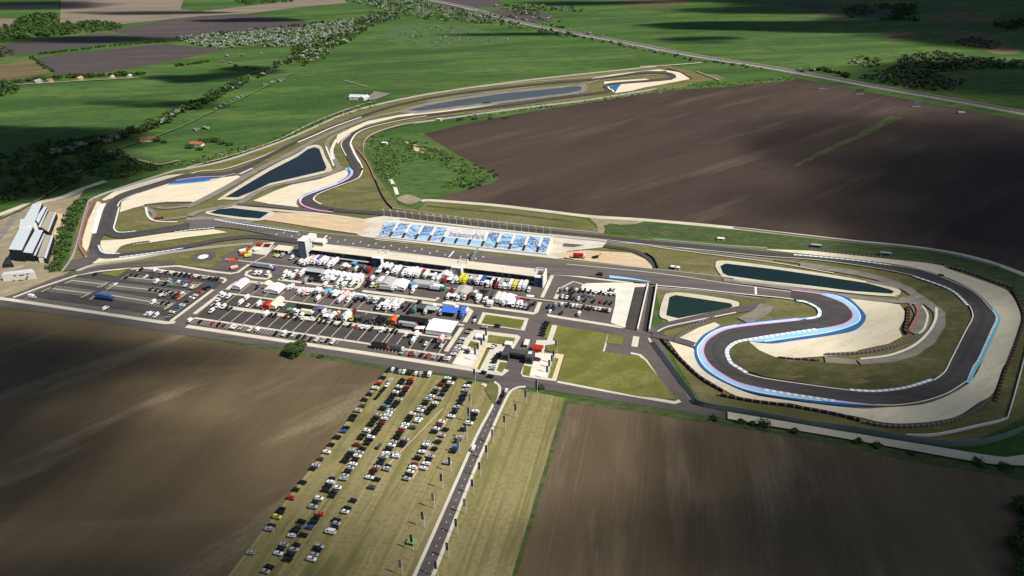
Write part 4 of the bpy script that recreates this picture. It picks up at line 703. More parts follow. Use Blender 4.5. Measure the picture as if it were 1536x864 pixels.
n = paddock((280, 380), 'second paddock row', '545,105,H,s,17,w 640,117,V,p 500,152,V,w 530,152,V,w 585,155,V,w 715,155,B,w 740,165,B,w 790,145,V,w 805,182,V,d 843,155,T,w,8 860,210,B,s 925,150,A,s,7,18 935,198,H,k,10 955,190,V,w 1010,165,M,w,7,8 1050,165,M,w,7,7 1085,172,M,w,7,7 1125,178,M,w,7,7 1165,185,M,w,7,7 1205,190,M,w,7,7 1245,190,M,w,7,7 1020,215,B,s 1060,205,G,w 1085,235,V,w 1110,215,G,w 1140,235,V,w 1160,210,V,w 1185,240,V,w 1205,225,B,w 1235,215,V,w', TG)
paddock((560, 380), 'second paddock row', '-28,190,V,r -5,195,B,w -35,235,B,k -5,240,V,w 22,240,V,y 60,215,M,w,7,9 100,225,M,e,15,13 90,268,H,e,10 195,243,M,w,13,13 255,235,C,k 283,245,B,u 285,285,V,w 370,255,H,s,16 385,235,A,e,5,22 445,268,H,w,8,b 470,262,H,w,8,n 560,290,B,d 540,325,B,w 580,310,C,k 650,290,M,e,12,13 610,337,V,w 660,330,V,w 690,325,B,d 735,305,B,w 750,330,B,w 755,350,V,w 785,310,C,k 800,305,A,k,5,8 830,318,M,g,7,9 865,325,M,g,7,9 800,350,V,w 830,375,B,w 850,378,B,w 893,335,M,c,6,12 928,340,M,w,7,12 972,350,M,w,12,12 1023,342,G,r,4 1075,352,G,d,4.5 1130,338,A,w,3,6 1010,382,V,w 1040,385,V,w 1068,390,V,w 1095,395,V,s 1130,385,C,k 1160,370,C,k 1115,405,C,k', TG, n)
n = paddock((280, 380), 'third paddock row', '395,238,M,w,8,14 520,225,C,s 510,258,C,k 585,242,M,c,7,7 640,270,M,w,13,12 735,265,B,w,q 760,255,B,w 835,275,V,w 850,300,B,q 880,295,V,w 905,290,B,w 940,280,B,w 950,338,B,w 1025,285,G,u,5 1035,312,C,k 1065,300,B,w 1090,305,B,w 1120,305,B,w 1150,315,M,q,5,7 1165,350,V,w 1105,352,B,w 1125,338,B,w 1200,318,B,w 1228,325,B,w 1258,332,H,w,8 1185,385,C,k 1320,348,C,w 1355,345,V,w 1375,350,V,w 1385,402,V,w 1360,402,C,k 1420,355,C,k 1410,405,C,k 1475,385,T,w,9 1500,375,T,w,9', TG)
paddock((560, 380), 'third paddock row', '5,350,V,w 18,355,V,w 40,402,V,w 105,390,T,w,8 140,380,T,w,9 172,400,T,w,7 200,378,T,w,9 235,375,C,k 262,380,C,k 235,412,C,k 265,430,V,k 305,420,B,t 330,385,T,k,7 350,412,A,g,7,8 420,425,A,s,6,9 440,395,V,w 490,440,B,w 545,398,H,w,10 555,438,A,l,9,13 628,410,V,b 650,445,T,l,10,b 672,430,B,w', TG, n)
n = paddock((280, 380), 'fourth paddock row', '250,305,V,w 270,315,V,w 305,322,V,w 230,348,C,w 185,425,V,w 200,385,C,k 225,388,V,w 270,395,V,w 295,402,C,k 320,408,C,k 438,335,B,w 395,368,B,w 445,385,C,w 525,380,B,w 555,372,C,s 590,392,M,r,7,7 650,375,M,c,7,14 690,395,G,w,4 575,452,B,w 610,452,C,k 640,455,C,k 745,425,G,n,3.4 775,430,V,w 800,440,V,w 800,388,C,k 825,388,C,k 870,420,A,k,6,11 868,445,H,c,9 965,415,G,p,5 992,440,B,w 1025,448,B,s 1060,460,B,w 1090,465,V,o 1095,440,C,w 1135,470,B,w 1160,462,M,w,6,6 1205,440,B,d 1195,482,V,y 1225,490,C,k 1255,492,C,k 1290,500,C,k 1330,500,C,g 1370,505,C,k 1410,505,C,k 1435,520,C,s', TG)
paddock((560, 380), 'fourth paddock row', '20,510,C,k 60,508,C,k 150,500,M,o,6,7 255,505,A,k,8,16 245,535,H,s,13,o 360,515,A,k,6,8 322,560,G,w,4 352,560,G,w,4 60,565,V,w 290,645,B,w 310,600,B,w 490,635,M,q,4,6', TG, n)
paddock((280, 380), 'infill of the west paddock', '1165,115,G,w 1225,128,B,w 1255,130,G,k 1300,128,B,g 1010,190,B,w 1045,190,G,w 1120,195,B,w 1170,205,G,w 1215,205,G,w 700,180,V,w 765,180,B,w 900,205,G,g 1000,240,B,w 1130,240,B,w 870,280,G,w 815,290,B,w 925,305,G,g 960,285,B,w 1005,300,B,s 1075,320,G,w 1130,330,G,w 1185,325,B,w 1230,345,V,k 1285,340,B,k 1335,362,G,g 1400,360,B,g 1440,370,B,w 765,445,G,g 830,460,V,w 930,450,B,g 1010,470,G,w 1045,475,B,w 1110,480,G,g 1150,485,B,w 1220,475,G,g 1270,480,B,g 1345,490,G,g 1385,488,B,k 1425,495,G,k', TG)
paddock((560, 380), 'infill of the east paddock', '40,150,G,w 140,165,B,g 215,165,B,w 265,170,G,w 315,172,B,w 420,175,G,w 465,200,B,w 550,205,G,w 610,212,B,w 690,225,G,g 745,215,B,w 815,225,G,w 870,230,B,k 940,250,B,w 975,250,G,w 120,255,B,w 160,262,G,w 225,265,B,w 300,262,G,w 575,325,G,w 600,310,B,w 640,320,B,s 720,320,G,g 770,335,B,w 815,345,B,w 940,372,B,w 985,380,G,w 1055,370,G,w 70,385,G,w 120,402,B,w 220,395,G,g 285,420,B,g 380,432,B,w 455,420,G,s 600,415,B,w 110,520,G,k 205,530,B,k 395,525,G,k', TG)
marquee(g(664, 497), 'w', A1, 'large white marquee with three peaks at the end of the fourth paddock row', TG, 17, 20, 3.6, 2.2, True, 'marquee', 'tent')
truck(g(570, 524.5), 'k', A1, 'black and orange display trailer parked along the south kerb', TG, 12, 'o'); truck(g(592, 527.5), 'g', A1, 'dark grey display trailer following the orange one on the south kerb', TG, 11, 'w'); truck(g(157, 450.5), 'b', A1, 'blue lorry parked alone across the empty west car park', TG, 14, 'b'); boxvan(g(50, 449), 'w', A1, 'white flat trailer parked at the west corner of the car park', TG)

FARCARS.sort(key=lambda c: c[0].length)
NEARCARS = sum(1 for o in S.objects if o.get('category') == 'car'); CUT = 300 - NEARCARS
for p, k, ang, lb, gr, z, kind, nm in FARCARS[:CUT]: car(p, k, ang, lb, gr, z, kind, False, nm, 'car', True)
PK = list('kwsgrdbtyon'); full = MB()
for p, k, ang, lb, gr, z, kind, nm in FARCARS[CUT:]:
    B, Wn, wh, hl, wp, lp = car_parts(kind); ca, sa = math.cos(ang), math.sin(ang)
    for src, mi, offs in ((B, PK.index(k) if k in PK else 0, [(0, 0, 0)]), (Wn, len(PK), [(0, 0, 0)]), (wh, len(PK) + 1, [(x, y, .33) for x, y in wp])):
        for off in offs:
            i = len(full.V); full.V += [(p.x + (v[0] + off[0]) * ca - (v[1] + off[1]) * sa, p.y + (v[0] + off[0]) * sa + (v[1] + off[1]) * ca, z + v[2] + off[2]) for v in src.V]
            full.F += [tuple(j + i for j in f) for f in src.F]; full.M += [mi] * len(src.F)
tag(full.build('parked_cars', [paint(k) for k in PK] + [glass, tyre]), 'small distant parked cars spread through the far paddock rows and the car park', 'cars', kind='stuff')

# ================================================================== buildings
roof_c = mat('cream_roof', (.62, .57, .46), [((.54, .49, .39), 24, 6, -15, .44, .66, .7, 4)]); dglass = mat('dark_facade_glass', (.010, .013, .022), rough=.15, spec=.5); bglass = mat('blue_facade_glass', (.020, .034, .085), [((.05, .07, .14), 3, 3, 0, .5, .62, .8, 2)], rough=.2, spec=.5)
grey_w = mat('grey_cladding', (.22, .24, .26)); dark_w = mat('dark_cladding', (.022, .025, .032)); white_r = mat('white_roof', (.47, .51, .55), [((.52, .55, .59), 18, 3, 62, .44, .66, .6, 3)]); offw = mat('offwhite_wall', (.62, .60, .55)); concg = mat('grey_concrete', (.33, .32, .30))
class Fr:
    """local frame on the ground: origin, x along, y away"""
    def __init__(s, O, X): s.O = O; s.X = X.normalized(); s.Y = Vector((-s.X.y, s.X.x)); s.a = math.atan2(s.X.y, s.X.x)
    def at(s, P): d = P - s.O; return d.dot(s.X), d.dot(s.Y)
def root(name, fr, label, cat, group=None):
    o = empty(name, (fr.O.x, fr.O.y, 0), fr.a); return tag(o, uniq(label), cat, group)
def bx(name, m_, par, *b):
    q = MB(); q.box(*b); return q.build(name, m_, par)
# pit building
HP = 8.3; FLp, FRp, BLp = g(465.6, 374.4, HP), g(803, 414.5, HP), g(470, 364.5, HP)
fr = Fr(FLp, FRp - FLp); PL_ = (FRp - FLp).length; PD = fr.at(BLp)[1]
pit = root('pit_building', fr, 'long low pit building with cream flat roof and dark glass front facing the paddock', 'pit building')
bx('wall', grey_w, pit, 0.3, PL_ - .3, 1.2, PD - 1, 0, 7.9); bx('roof', roof_c, pit, 0, PL_, 0, PD, 7.92, 8.3)
q = MB(); nb = 44
for i in range(nb): q.box(.5 + i * (PL_ - 1) / nb + .06, .5 + (i + 1) * (PL_ - 1) / nb - .06, .2, 1.19, 3.3, 7.85)
q.build('window_band', dglass, pit)
bx('canopy', mat('pale_grey_canopy', (.46, .48, .50)), pit, .4, PL_ - .4, -1.4, .18, 2.9, 3.2)
gd = MB(); gd.box(0, 4.6, 0, .1, 0, 2.8); gm = gd.mesh('garage_door', mat('garage_door', (.10, .11, .12)))
for i in range(34): q = link('garage_door', gm, None, pit); q.location = (1.2 + i * (PL_ - 2) / 34, 1.06, .05)
for xa, xb, wd in ((561, 573.5, 5), (679, 693, 5), (803, 815, 6)):
    xs = fr.at(g(xa, 384 + (xa - 561) * .121, 9.2))[0]; xe = fr.at(g(xb, 384 + (xb - 561) * .121, 9.2))[0]
    mid = xa == 679
    st = bx('stair_tower', bglass if not mid else mat('advert_panel', (.16, .10, .10), [((.45, .42, .40), 2, 2, 0, .48, .56, .9, 2)]), pit, xs, xe, -3.4, .18, 0.1, 9.2)
    bx('tower_roof', white_m, st, xs - .3, xe + .3, -3.7, .6, 9.22, 9.5)
    bx('white_fin', white_m, st, xe + .03, xe + .9, -4.2, 3 if xa != 803 else 9, 0.1, 9.8 if xa != 803 else 12)
    if mid: bx('white_frame', white_m, st, xs - .35, xe, -3.72, -3.42, 2.0, 2.5); bx('white_frame', white_m, st, xs - .8, xs - .03, -3.7, 1, 0.1, 7.6)
for xf in (572, 691, 806):
    c = fr.at(g(xf + 6, 373 + (xf - 561) * .122 + 2.5, 8.4)); q = MB()
    for (u0, u1, v0, v1) in ((-4, 4, -.2, .2), (-4, 4, 3.6, 4), (-4, -3.6, .21, 3.59), (3.6, 4, .21, 3.59)): q.box(c[0] + u0, c[0] + u1, PD - 5 + v0, PD - 5 + v1, 10, 10.4)
    for u in (-3.8, 3.8):
        for v in (0, 3.8): q.box(c[0] + u - .12, c[0] + u + .12, PD - 5 + v - .12, PD - 5 + v + .12, 8.31, 9.99)
    q.build('roof_frame', white_m, pit)
for xf in (620, 760): bx('roof_unit', white_m, pit, fr.at(g(xf, 392, 8.4))[0], fr.at(g(xf, 392, 8.4))[0] + 2, PD - 6, PD - 4, 8.31, 9.1)
# control tower
TO = g(450, 387); frt = Fr(TO, D1); TW = frt.at(g(462, 387.5))[0]
tw = root('control_tower', frt, 'tall white and blue glass control tower at the west end of the pit building', 'tower')
bx('shaft', mat('pale_tower_wall', (.55, .57, .59)), tw, 0.2, TW, 0.3, 11, 0, 17); q = MB()
for i in range(5):
    for j in range(2): q.box(.3 + j * TW * .5, .3 + j * TW * .5 + TW * .42, -.05, .28, .6 + i * 3.3, 3.5 + i * 3.3)
q.build('glass_front', mat('tower_glass', (.075, .115, .15), [((.12, .17, .2), 4, 4, 0, .45, .6, .8, 2)], rough=.2, spec=.5), tw)
bx('roof', white_m, tw, 0, TW + .4, -.3, 11.4, 17.02, 17.5); bx('roof_room', offw, tw, 2, TW + 1.2, 8, 19, 13.5, 17); bx('bridge', offw, tw, TW + .1, TW + 11, 11.5, 20, 9, 12.4); bx('bridge_window', dglass, tw, TW + .5, TW + 10.6, 11.3, 11.48, 9.8, 11.6); bx('pier', concg, tw, TW + 8, TW + 9, 15, 16, 0, 8.98); bx('side_window', dglass, tw, TW + .02, TW + .1, 4, 9, 3, 5)
# white annex west of the tower
frn = Fr(g(411.5, 380), D1); an = root('paddock_office', frn, 'low cream-roofed paddock office with arched dark bays beside the control tower', 'office')
bx('wall', offw, an, 0, 15, 0, 9, 0, 4); bx('roof', roof_c, an, -.4, 15.4, -.5, 9.4, 4.02, 4.4)
for i in range(4):
    q = MB(); q.box(1 + i * 3.6, 3.4 + i * 3.6, -.12, -.02, .1, 2.6); q.cyl((2.2 + i * 3.6, -.07, 2.55), 1.2, 'y', .1, 14); q.build('window', dglass, an)
tag(bx('tower_wing', grey_w, None, 0, 9, 0, 6, 0, 4.4), 'dark grey low wing tucked between the paddock office and control tower', 'building'); S.objects['tower_wing'].location = (g(436, 384).x, g(436, 384).y, 0); S.objects['tower_wing'].rotation_euler = (0, 0, A1)
# grandstand
GO = g(564.5, 357.2); frg = Fr(GO, g(820.5, 384.3) - GO); GL = frg.at(g(820.5, 384.3))[0]; GD = frg.at(g(574, 331.5, 7))[1]; GH = 7.0
gs = root('grandstand', frg, 'long open grandstand with blue and white seat blocks beside the main straight', 'grandstand')
q = MB(); NR = 20
q.hexa([(0, 1.2, 0), (GL, 1.2, 0), (GL, GD, 0), (0, GD, 0)], [(0, 1.2, 1.3), (GL, 1.2, 1.3), (GL, GD, GH - .25), (0, GD, GH - .25)]); q.build('terrace', concw, gs)
bx('front_wall', concg, gs, 0, GL, .6, 1.18, 0, 1.6); bx('rear_walkway', concw, gs, -1, GL + 1, GD + .02, GD + 3, GH - .6, GH)
def seatmat(nm, ang): return mat(nm, (.34, .55, .76), [((.03, .12, .30), 44, 4.2, math.degrees(frg.a) + ang, .47, .53, .95, 1), ((.72, .78, .84), 1.3, 1.0, 0, .52, .58, .85, 2), ((.20, .42, .70), 3, 2, 0, .5, .6, .6, 2)])
SM = [seatmat('blue_seats_rising', 24), seatmat('blue_seats_falling', -34), seatmat('blue_seats_level', 4)]; SW = mat('white_seats', (.70, .70, .72), [((.56, .58, .64), 1.2, .9, 0, .5, .6, .6, 2)]); SB = mat('sky_blue_seats', (.27, .53, .74), [((.40, .62, .80), 1.4, 1, 0, .5, .6, .7, 2)])
pit_ = GL / 12.72; order = [0, 0, 1, 2, 0, 3, 3, 3, 1, 2, 0, 1, 1]
for i in range(13):
    xa = .9 + i * pit_; xb = xa + pit_ * (.80 if i < 12 else .5); xb = min(xb, GL - .6); q = MB()
    if i == 6: xb += 0.8
    for r in range(NR):
        y0 = 2.2 + (GD - 3.0) * r / NR; y1 = 2.2 + (GD - 3.0) * (r + 1) / NR - .06; z = 1.55 + (GH - 1.5) * r / NR
        q.box(xa, xb, y0, y1, z - .55, z + .15, 1 if order[i] == 3 and r < 7 else 0)
    q.build('seat_block', [SW, SB] if order[i] == 3 else [SM[order[i]]], gs)
vm = MB(); vm.box(-1.0, 1.0, 0, 8, -.9, .5); vmm = vm.mesh('stair_opening', mat('opening_shade', (.03, .03, .032)))  # solid dark blocks: the shade inside the openings is put into the colour
slope_ = math.atan2(GH - 1.5, GD - 3)
for i in range(12):
    q = link('stair_opening', vmm, None, gs); q.location = (.9 + i * pit_ + pit_ * .90, 2.6, 1.75); q.rotation_euler = (slope_, 0, 0)
slope = math.atan2(GH - 1.5, GD - 3)
def lettering(txt, xa, wd, size):
    cu = bpy.data.curves.new('seat_lettering', 'FONT'); cu.body = txt; cu.size = size * 1.08; cu.extrude = .04; cu.offset = .14; cu.align_x = 'CENTER'; cu.fill_mode = 'BOTH'
    o = bpy.data.objects.new('seat_lettering', cu); COL.objects.link(o); bpy.context.view_layer.update(); me_ = bpy.data.meshes.new_from_object(o.evaluated_get(bpy.context.evaluated_depsgraph_get())); bpy.data.objects.remove(o); bpy.data.curves.remove(cu); o = link('seat_lettering', me_, None); cu = me_; cu.materials.clear(); cu.materials.append(mat('letter_seats', (.25, .25, .36))); o.parent = gs
    yy = GD * .50; o.location = (xa, yy, 1.72 + .25 + (GH - 1.5) * (yy - 2.2) / (GD - 3)); o.rotation_euler = (slope, 0, 0); o.scale = (wd, 1, 1)
lettering('balaton', .9 + 5 * pit_ + 1.12 * pit_, .86, 9); lettering('Park', .9 + 7 * pit_ + .42 * pit_, .66, 9)
for i in range(24):
    t = i / 23; b = g(576.7 + (825.6 - 576.7) * t, 328.3 + (356.2 - 328.3) * t)
    o = empty('flagpole', (b.x, b.y, GZ), frg.a); tag(o, uniq(f'white flagpole with small white flag, {ORD[i]} from the tower end behind the grandstand'), 'flagpole', 'flagpoles behind the grandstand')
    if i == 0: pm = MB(); pm.cyl((0, 0, 0), .12, 'z', 9.5, 8, 0, .08); pmm = pm.mesh('pole', white_m); fm = MB(); fm.hexa([(-2.2, -.03, 8.2), (-.12, -.03, 7.8), (-.12, .03, 7.8), (-2.2, .03, 8.2)], [(-2.2, -.03, 8.7), (-.12, -.03, 9.4), (-.12, .03, 9.4), (-2.2, .03, 8.7)]); fmm = fm.mesh('flag', cloth('w'))
    link('pole', pmm, None, o); link('flag', fmm, None, o)
# start gantry
ga, gb = g(716.5, 372, 6), g(707, 391.5, 6); frq = Fr(ga, gb - ga); Lg = (gb - ga).length
gt = root('start_gantry', frq, 'pale steel truss gantry spanning the main straight before the grandstand', 'gantry'); q = MB()
for (y, z) in ((-.8, 5.6), (.8, 5.6), (-.8, 7.2), (.8, 7.2)): q.box(0, Lg, y - .14, y + .14, z - .14, z + .14)
for k in range(14):
    x = k * Lg / 13.01
    for y in (-.8, .8): q.hexa([(x, y - .06, 5.72), (x + .15, y - .06, 5.72), (x + .15, y + .06, 5.72), (x, y + .06, 5.72)], [(x + Lg / 13.01 * .9, y - .06, 7.05), (x + Lg / 13.01 * .9 + .15, y - .06, 7.05), (x + Lg / 13.01 * .9 + .15, y + .06, 7.05), (x + Lg / 13.01 * .9, y + .06, 7.05)])
q.build('truss', steel, gt); bx('light_panel', dark_w, gt, Lg * .45, Lg * .98, -1.25, -.96, 4.8, 7.4); bx('column', steel, gt, -.5, .4, -.6, .6, 0, 5.4); bx('column', steel, gt, Lg - .4, Lg + .5, -.6, .6, 0, 5.4)
# entrance gate
fe = Fr(g(752, 541.5), D1); eg = root('entrance_gate', fe, 'dark grey portal gate building bridging the entrance road', 'gate building')
EW = fe.at(g(798.5, 547.5))[0]
dgrey = mat('charcoal_cladding', (.060, .062, .066)); bx('left_block', dgrey, eg, 0, 5, 0, 10, 0, 6); bx('right_block', dgrey, eg, EW - 5, EW, 0, 9, 0, 6.4); bx('bridge', dgrey, eg, 5.02, EW - 5.02, 3, 8, 4.6, 6.2); bx('roof_hatch', white_m, eg, EW - 4, EW - 1.5, 4, 7, 6.42, 6.7); bx('window', dglass, eg, EW - 4.4, EW - .6, -.08, -.01, 1, 4.6); bx('window', dglass, eg, .6, 4.4, -.08, -.01, 1, 4.4); bx('barrier_boom', mat('boom_red', (.5, .05, .04)), eg, 6, 11, 2.2, 2.3, 1, 1.1)
def hut(name, px_, wd, dp, h, wm, rm, label, cat, ang=A1, win=True):
    f = Fr(g(*px_), Vector((math.cos(ang), math.sin(ang)))); o = root(name, f, label, cat)
    bx('wall', wm, o, 0, wd, 0, dp, 0, h); bx('roof', rm, o, -.25, wd + .25, -.25, dp + .25, h + .02, h + .25)
    if win: bx('window', dglass, o, wd * .2, wd * .8, -.07, -.01, h * .35, h * .8)
hut('ticket_kiosk', (757, 521), 5, 4, 2.8, offw, white_m, 'white ticket kiosk on the plaza corner behind the gate portal', 'kiosk'); hut('canopy_building', (713, 511), 8, 5, 3, offw, white_m, 'white flat-roofed pavilion beside the small west gate lawn', 'pavilion'); hut('ticket_counter', (694, 527), 5, 2.4, 2.6, offw, white_m, 'small white counter at the top of the west concrete apron', 'kiosk')
marquee(g(807, 527.5), 'r', A1, 'red pitched tent on the apron right of the entrance gate', 'gate tents', 6, 7, 2.4, 1.6, True); car(g(806.5, 542.6), 'd', A1, 'dark red car parked between the gate portal and east apron', 'cars by the gate', now=True)
hut('road_booth', (785, 522), 3, 7, 3, mat('booth_grey', (.42, .41, .40)), concw, 'grey control booth standing mid-road inside the entrance gate', 'booth')
# banner flags
BF = {}
def banner(px_, label, group, bk):
    b = g(*px_); o = empty('banner_flag', (b.x, b.y, ZL[0] * .6), R(-4)); tag(o, uniq(label), 'banner flag', group)
    if 'p' not in BF:
        q = MB(); q.cyl((0, 0, 0), .13, 'z', 10.6, 8, 0, .08); BF['p'] = q.mesh('pole', white_m)
        for c_, col in (('dark', (.025, .028, .04)), ('grey', (.13, .13, .18))):
            q = MB(); q.box(-1.45, -.14, -.035, .035, 5.2, 10.4); BF[c_] = q.mesh('banner', mat('banner_' + c_, col, [((.30, .30, .36), .9, .5, 0, .60, .66, .6, 1)]))
    link('pole', BF['p'], None, o); link('banner', BF[bk], None, o)
LFT = [(604.6, 865), (621, 827), (637.5, 792.5), (652.5, 764), (665, 734.5), (677, 709), (690, 682), (701, 660), (705, 634), (707, 613)]; RGT = [(657, 867), (674, 839), (687, 803), (699.6, 772.5), (711, 743), (721.5, 717), (731.7, 691), (740.6, 667), (758.5, 646), (775, 627.5), (790, 608)]
for i, p in enumerate(LFT): banner(p, f'{"dark" if i % 3 else "grey"} banner flag, {ORD[i]} up from the bottom on the car-park verge', 'banner flags along the entrance road', 'dark' if i % 3 else 'grey')
for i, p in enumerate(RGT): banner(p, f'{"dark" if (i + 1) % 4 else "grey"} banner flag, {ORD[i]} up from the bottom on the open-grass verge', 'banner flags along the entrance road', 'dark' if (i + 1) % 4 else 'grey')
banner((806, 591.5), 'dark banner flag on the junction corner beside the round bush', 'banner flags at the junction', 'dark'); banner((713.5, 574.5), 'dark banner flag on the junction corner above the parked cars', 'banner flags at the junction', 'dark')
for i, p in enumerate([(822, 570), (825, 561), (829, 553.5), (831.5, 546.5), (835, 531)]): banner(p, f'dark banner flag, {ORD[i]} up from the road on the east apron', 'banner flags at the gate', 'dark')
for i, p in enumerate([(714.7, 543), (719, 535), (724, 528.5), (727.7, 521.7), (731, 514.5)]): banner(p, f'dark banner flag, {ORD[i]} up from the road on the west apron', 'banner flags at the gate', 'dark')
hut('sign_trailer', (611, 818.5), 4, 3, 2.2, mat('sign_green', (.20, .32, .12)), mat('sign_green', (0, 0, 0)), 'small green and white site sign hut at the foot of a banner flag', 'hut')
# halls in the west
def prism(name, pts, h, wm, par, rm=None, z0=0.0):
    P = [g(x, y, h) for x, y in pts]
    if sum((P[i].x * P[(i + 1) % len(P)].y - P[(i + 1) % len(P)].x * P[i].y) for i in range(len(P))) < 0: P = P[::-1]
    n = len(P); q = MB(); i0 = 0; q.V = [(p.x, p.y, z0) for p in P] + [(p.x, p.y, h - .3) for p in P]; q.F = [tuple(range(n))[::-1], tuple(range(n, 2 * n))] + [(k, (k + 1) % n, n + (k + 1) % n, n + k) for k in range(n)]; q.M = [0] * len(q.F)
    o = q.build(name, wm, par)
    if rm:
        q = MB(); q.V = [(p.x, p.y, h - .28) for p in P] + [(p.x, p.y, h) for p in P]; q.F = [tuple(range(n))[::-1], tuple(range(n, 2 * n))] + [(k, (k + 1) % n, n + (k + 1) % n, n + k) for k in range(n)]; q.M = [0] * len(q.F); q.build('roof', rm, o)
    return o
fb = empty('factory_building', (0, 0, 0)); tag(fb, 'large industrial building of parallel white-roofed halls with dark cladding', 'factory')
Z6 = lambda *p: [(a / 6.65, 300 + b / 6.65) for a, b in p]
prism('hall', Z6((85, 490), (215, 500), (330, 260), (205, 262)), 12, dark_w, fb, white_r); prism('hall', Z6((200, 255), (330, 255), (420, 30), (330, 35)), 9, dark_w, fb, white_r); prism('link_block', Z6((190, 272), (270, 262), (362, 228), (290, 185), (205, 190)), 13, offw, fb, white_r)
prism('hall', Z6((228, 520), (320, 530), (430, 300), (350, 297)), 9, dark_w, fb, white_r); prism('hall', Z6((350, 190), (382, 232), (465, 72), (438, 65)), 8, dark_w, fb, white_r); prism('gallery', Z6((328, 548), (352, 556), (450, 335), (432, 330)), 6, dark_w, fb, white_r); prism('gallery', Z6((382, 262), (400, 275), (478, 98), (466, 90)), 6, dark_w, fb, white_r)
prism('courtyard_roof', Z6((372, 565), (432, 570), (508, 352), (450, 345)), 5, dark_w, fb, mat('tan_roof', (.34, .31, .26))); prism('gallery', Z6((436, 572), (460, 582), (534, 352), (512, 350)), 6, dark_w, fb, white_r); prism('courtyard_roof', Z6((405, 268), (468, 308), (552, 122), (490, 112)), 5, dark_w, fb, mat('tan_roof', (.34, .31, .26))); prism('gallery', Z6((470, 312), (485, 318), (562, 125), (548, 117)), 6, dark_w, fb, white_r); prism('entrance_block', Z6((385, 590), (470, 585), (455, 560), (395, 556)), 4, offw, fb, white_r); prism('ramp_block', Z6((20, 640), (128, 632), (85, 560), (60, 565)), 4, dark_w, fb)
o = empty('office_building', (0, 0, 0)); tag(o, 'low pale site office with square windows below the industrial halls', 'office')
prism('wall', Z6((10, 745), (350, 722), (318, 686), (45, 718)), 6.5, offw, o, white_r)
for xx, yy in ((22, 413.6), (30.5, 413), (34.5, 412.8), (41.5, 411.2)):
    c = g(xx, yy, 6.5); bx('window', dglass, o, c.x - .9, c.x + .9, c.y - 1, c.y + 1, 6.4, 6.6)
# farm buildings
def house(name, px_, l, wd, h, rise, wm, rm, ang, label, cat, group=None, ch=True):
    f = Fr(g(*px_), Vector((math.cos(ang), math.sin(ang)))); o = root(name, f, label, cat, group)
    bx('wall', wm, o, -l / 2, l / 2, -wd / 2, wd / 2, 0, h); q = MB(); q.gable(-l / 2 - .4, l / 2 + .4, -wd / 2 - .4, wd / 2 + .4, h + .02, h + rise); rf = q.build('roof', rm, o)
    if ch: bx('chimney', mat('brick', (.25, .12, .08)), rf, l * .2, l * .2 + .7, -.35, .35, h + rise * .5, h + rise + .9)
    for k in (-1, 1): bx('window', dglass, o, k * l * .25 - .6, k * l * .25 + .6, -wd / 2 - .06, -wd / 2 - .005, h * .35, h * .75)
tile = mat('red_roof_tiles', (.34, .125, .065), [((.24, .085, .05), 5, 2, 0, .42, .62, .8, 4)]); plaster = mat('pale_plaster', (.60, .55, .46))
house('barn', (536, 148.5), 24, 13, 4.5, 3.2, offw, white_r, R(-8), 'white farm barn with pale roof in the green meadow by the back straight', 'barn', ch=False); house('barn', (547, 149), 16, 9, 4, 2.6, offw, white_r, R(64), 'shorter white barn standing crosswise at the end of the other barn', 'barn', ch=False); area('farm_yard', [(552, 147), (562, 138), (585, 142), (566, 150), (553, 152)], service)
house('farmhouse', (223, 211.5), 20, 9, 3.4, 3, plaster, tile, R(10), 'red-roofed farmhouse at the foot of the hedgerow lane', 'house'); house('farmhouse', (296, 218.5), 17, 8, 3.2, 2.8, plaster, tile, R(-12), 'red-roofed farmhouse half hidden by dark trees near the circuit bend', 'house')
for i, (x, y, m1, l_, lb) in enumerate([(57, 124.5, mat('grey_roof', (.26, .25, .25)), 17, 'grey-roofed hamlet house at the west end of the lane'), (75, 123.5, tile, 15, 'red-roofed hamlet house second from the west end'), (120, 120, mat('ochre_roof', (.42, .26, .13)), 18, 'ochre-roofed hamlet house standing alone mid lane'), (168.5, 118.5, mat('pinkish_roof', (.45, .33, .28)), 17, 'pale pink-roofed hamlet house with tall gable'), (195, 116.5, white_r, 12, 'white-roofed hamlet house at the east end of the lane')]):
    house('house', (x, y), l_ * .75, 7.5, 3.6, 3.2, mat('dim_plaster', (.40, .36, .29)), m1, R(70 + i * 9), lb, 'house', 'hamlet houses')
strip('lane', [(18, 128), (60, 126), (120, 122), (170, 119.5), (208, 117.5)], 6, dirt); strip('lane', [(0, 330), (60, 300), (160, 233), (225, 209), (270, 192), (320, 168), (360, 150), (400, 130), (440, 110)], 3.4, mat('grassy_lane', (.16, .16, .09), [((.07, .10, .03), 20, 4, 40, .42, .6, .9, 4)])); strip('lane', [(166, 228), (205, 240), (232, 247), (245, 247.5), (268, 242)], 5, dirt); strip('lane', [(515, 121), (550, 131)], 2.4, dirt)
strip('white_bank', [(280, 253), (330, 240), (370, 228), (420, 210), (460, 190), (500, 173), (540, 159), (566, 152)], 4, mat('chalky_bank', (.36, .33, .24), [((.09, .11, .04), 7, 4, 20, .42, .58, .95, 4)]))
strip('dirt_track', [(960, 101), (1000, 99), (1040, 96), (1052, 95)], 5, cream); strip('dirt_track', [(1045, 108), (1062, 115), (1080, 122)], 5, dirt)
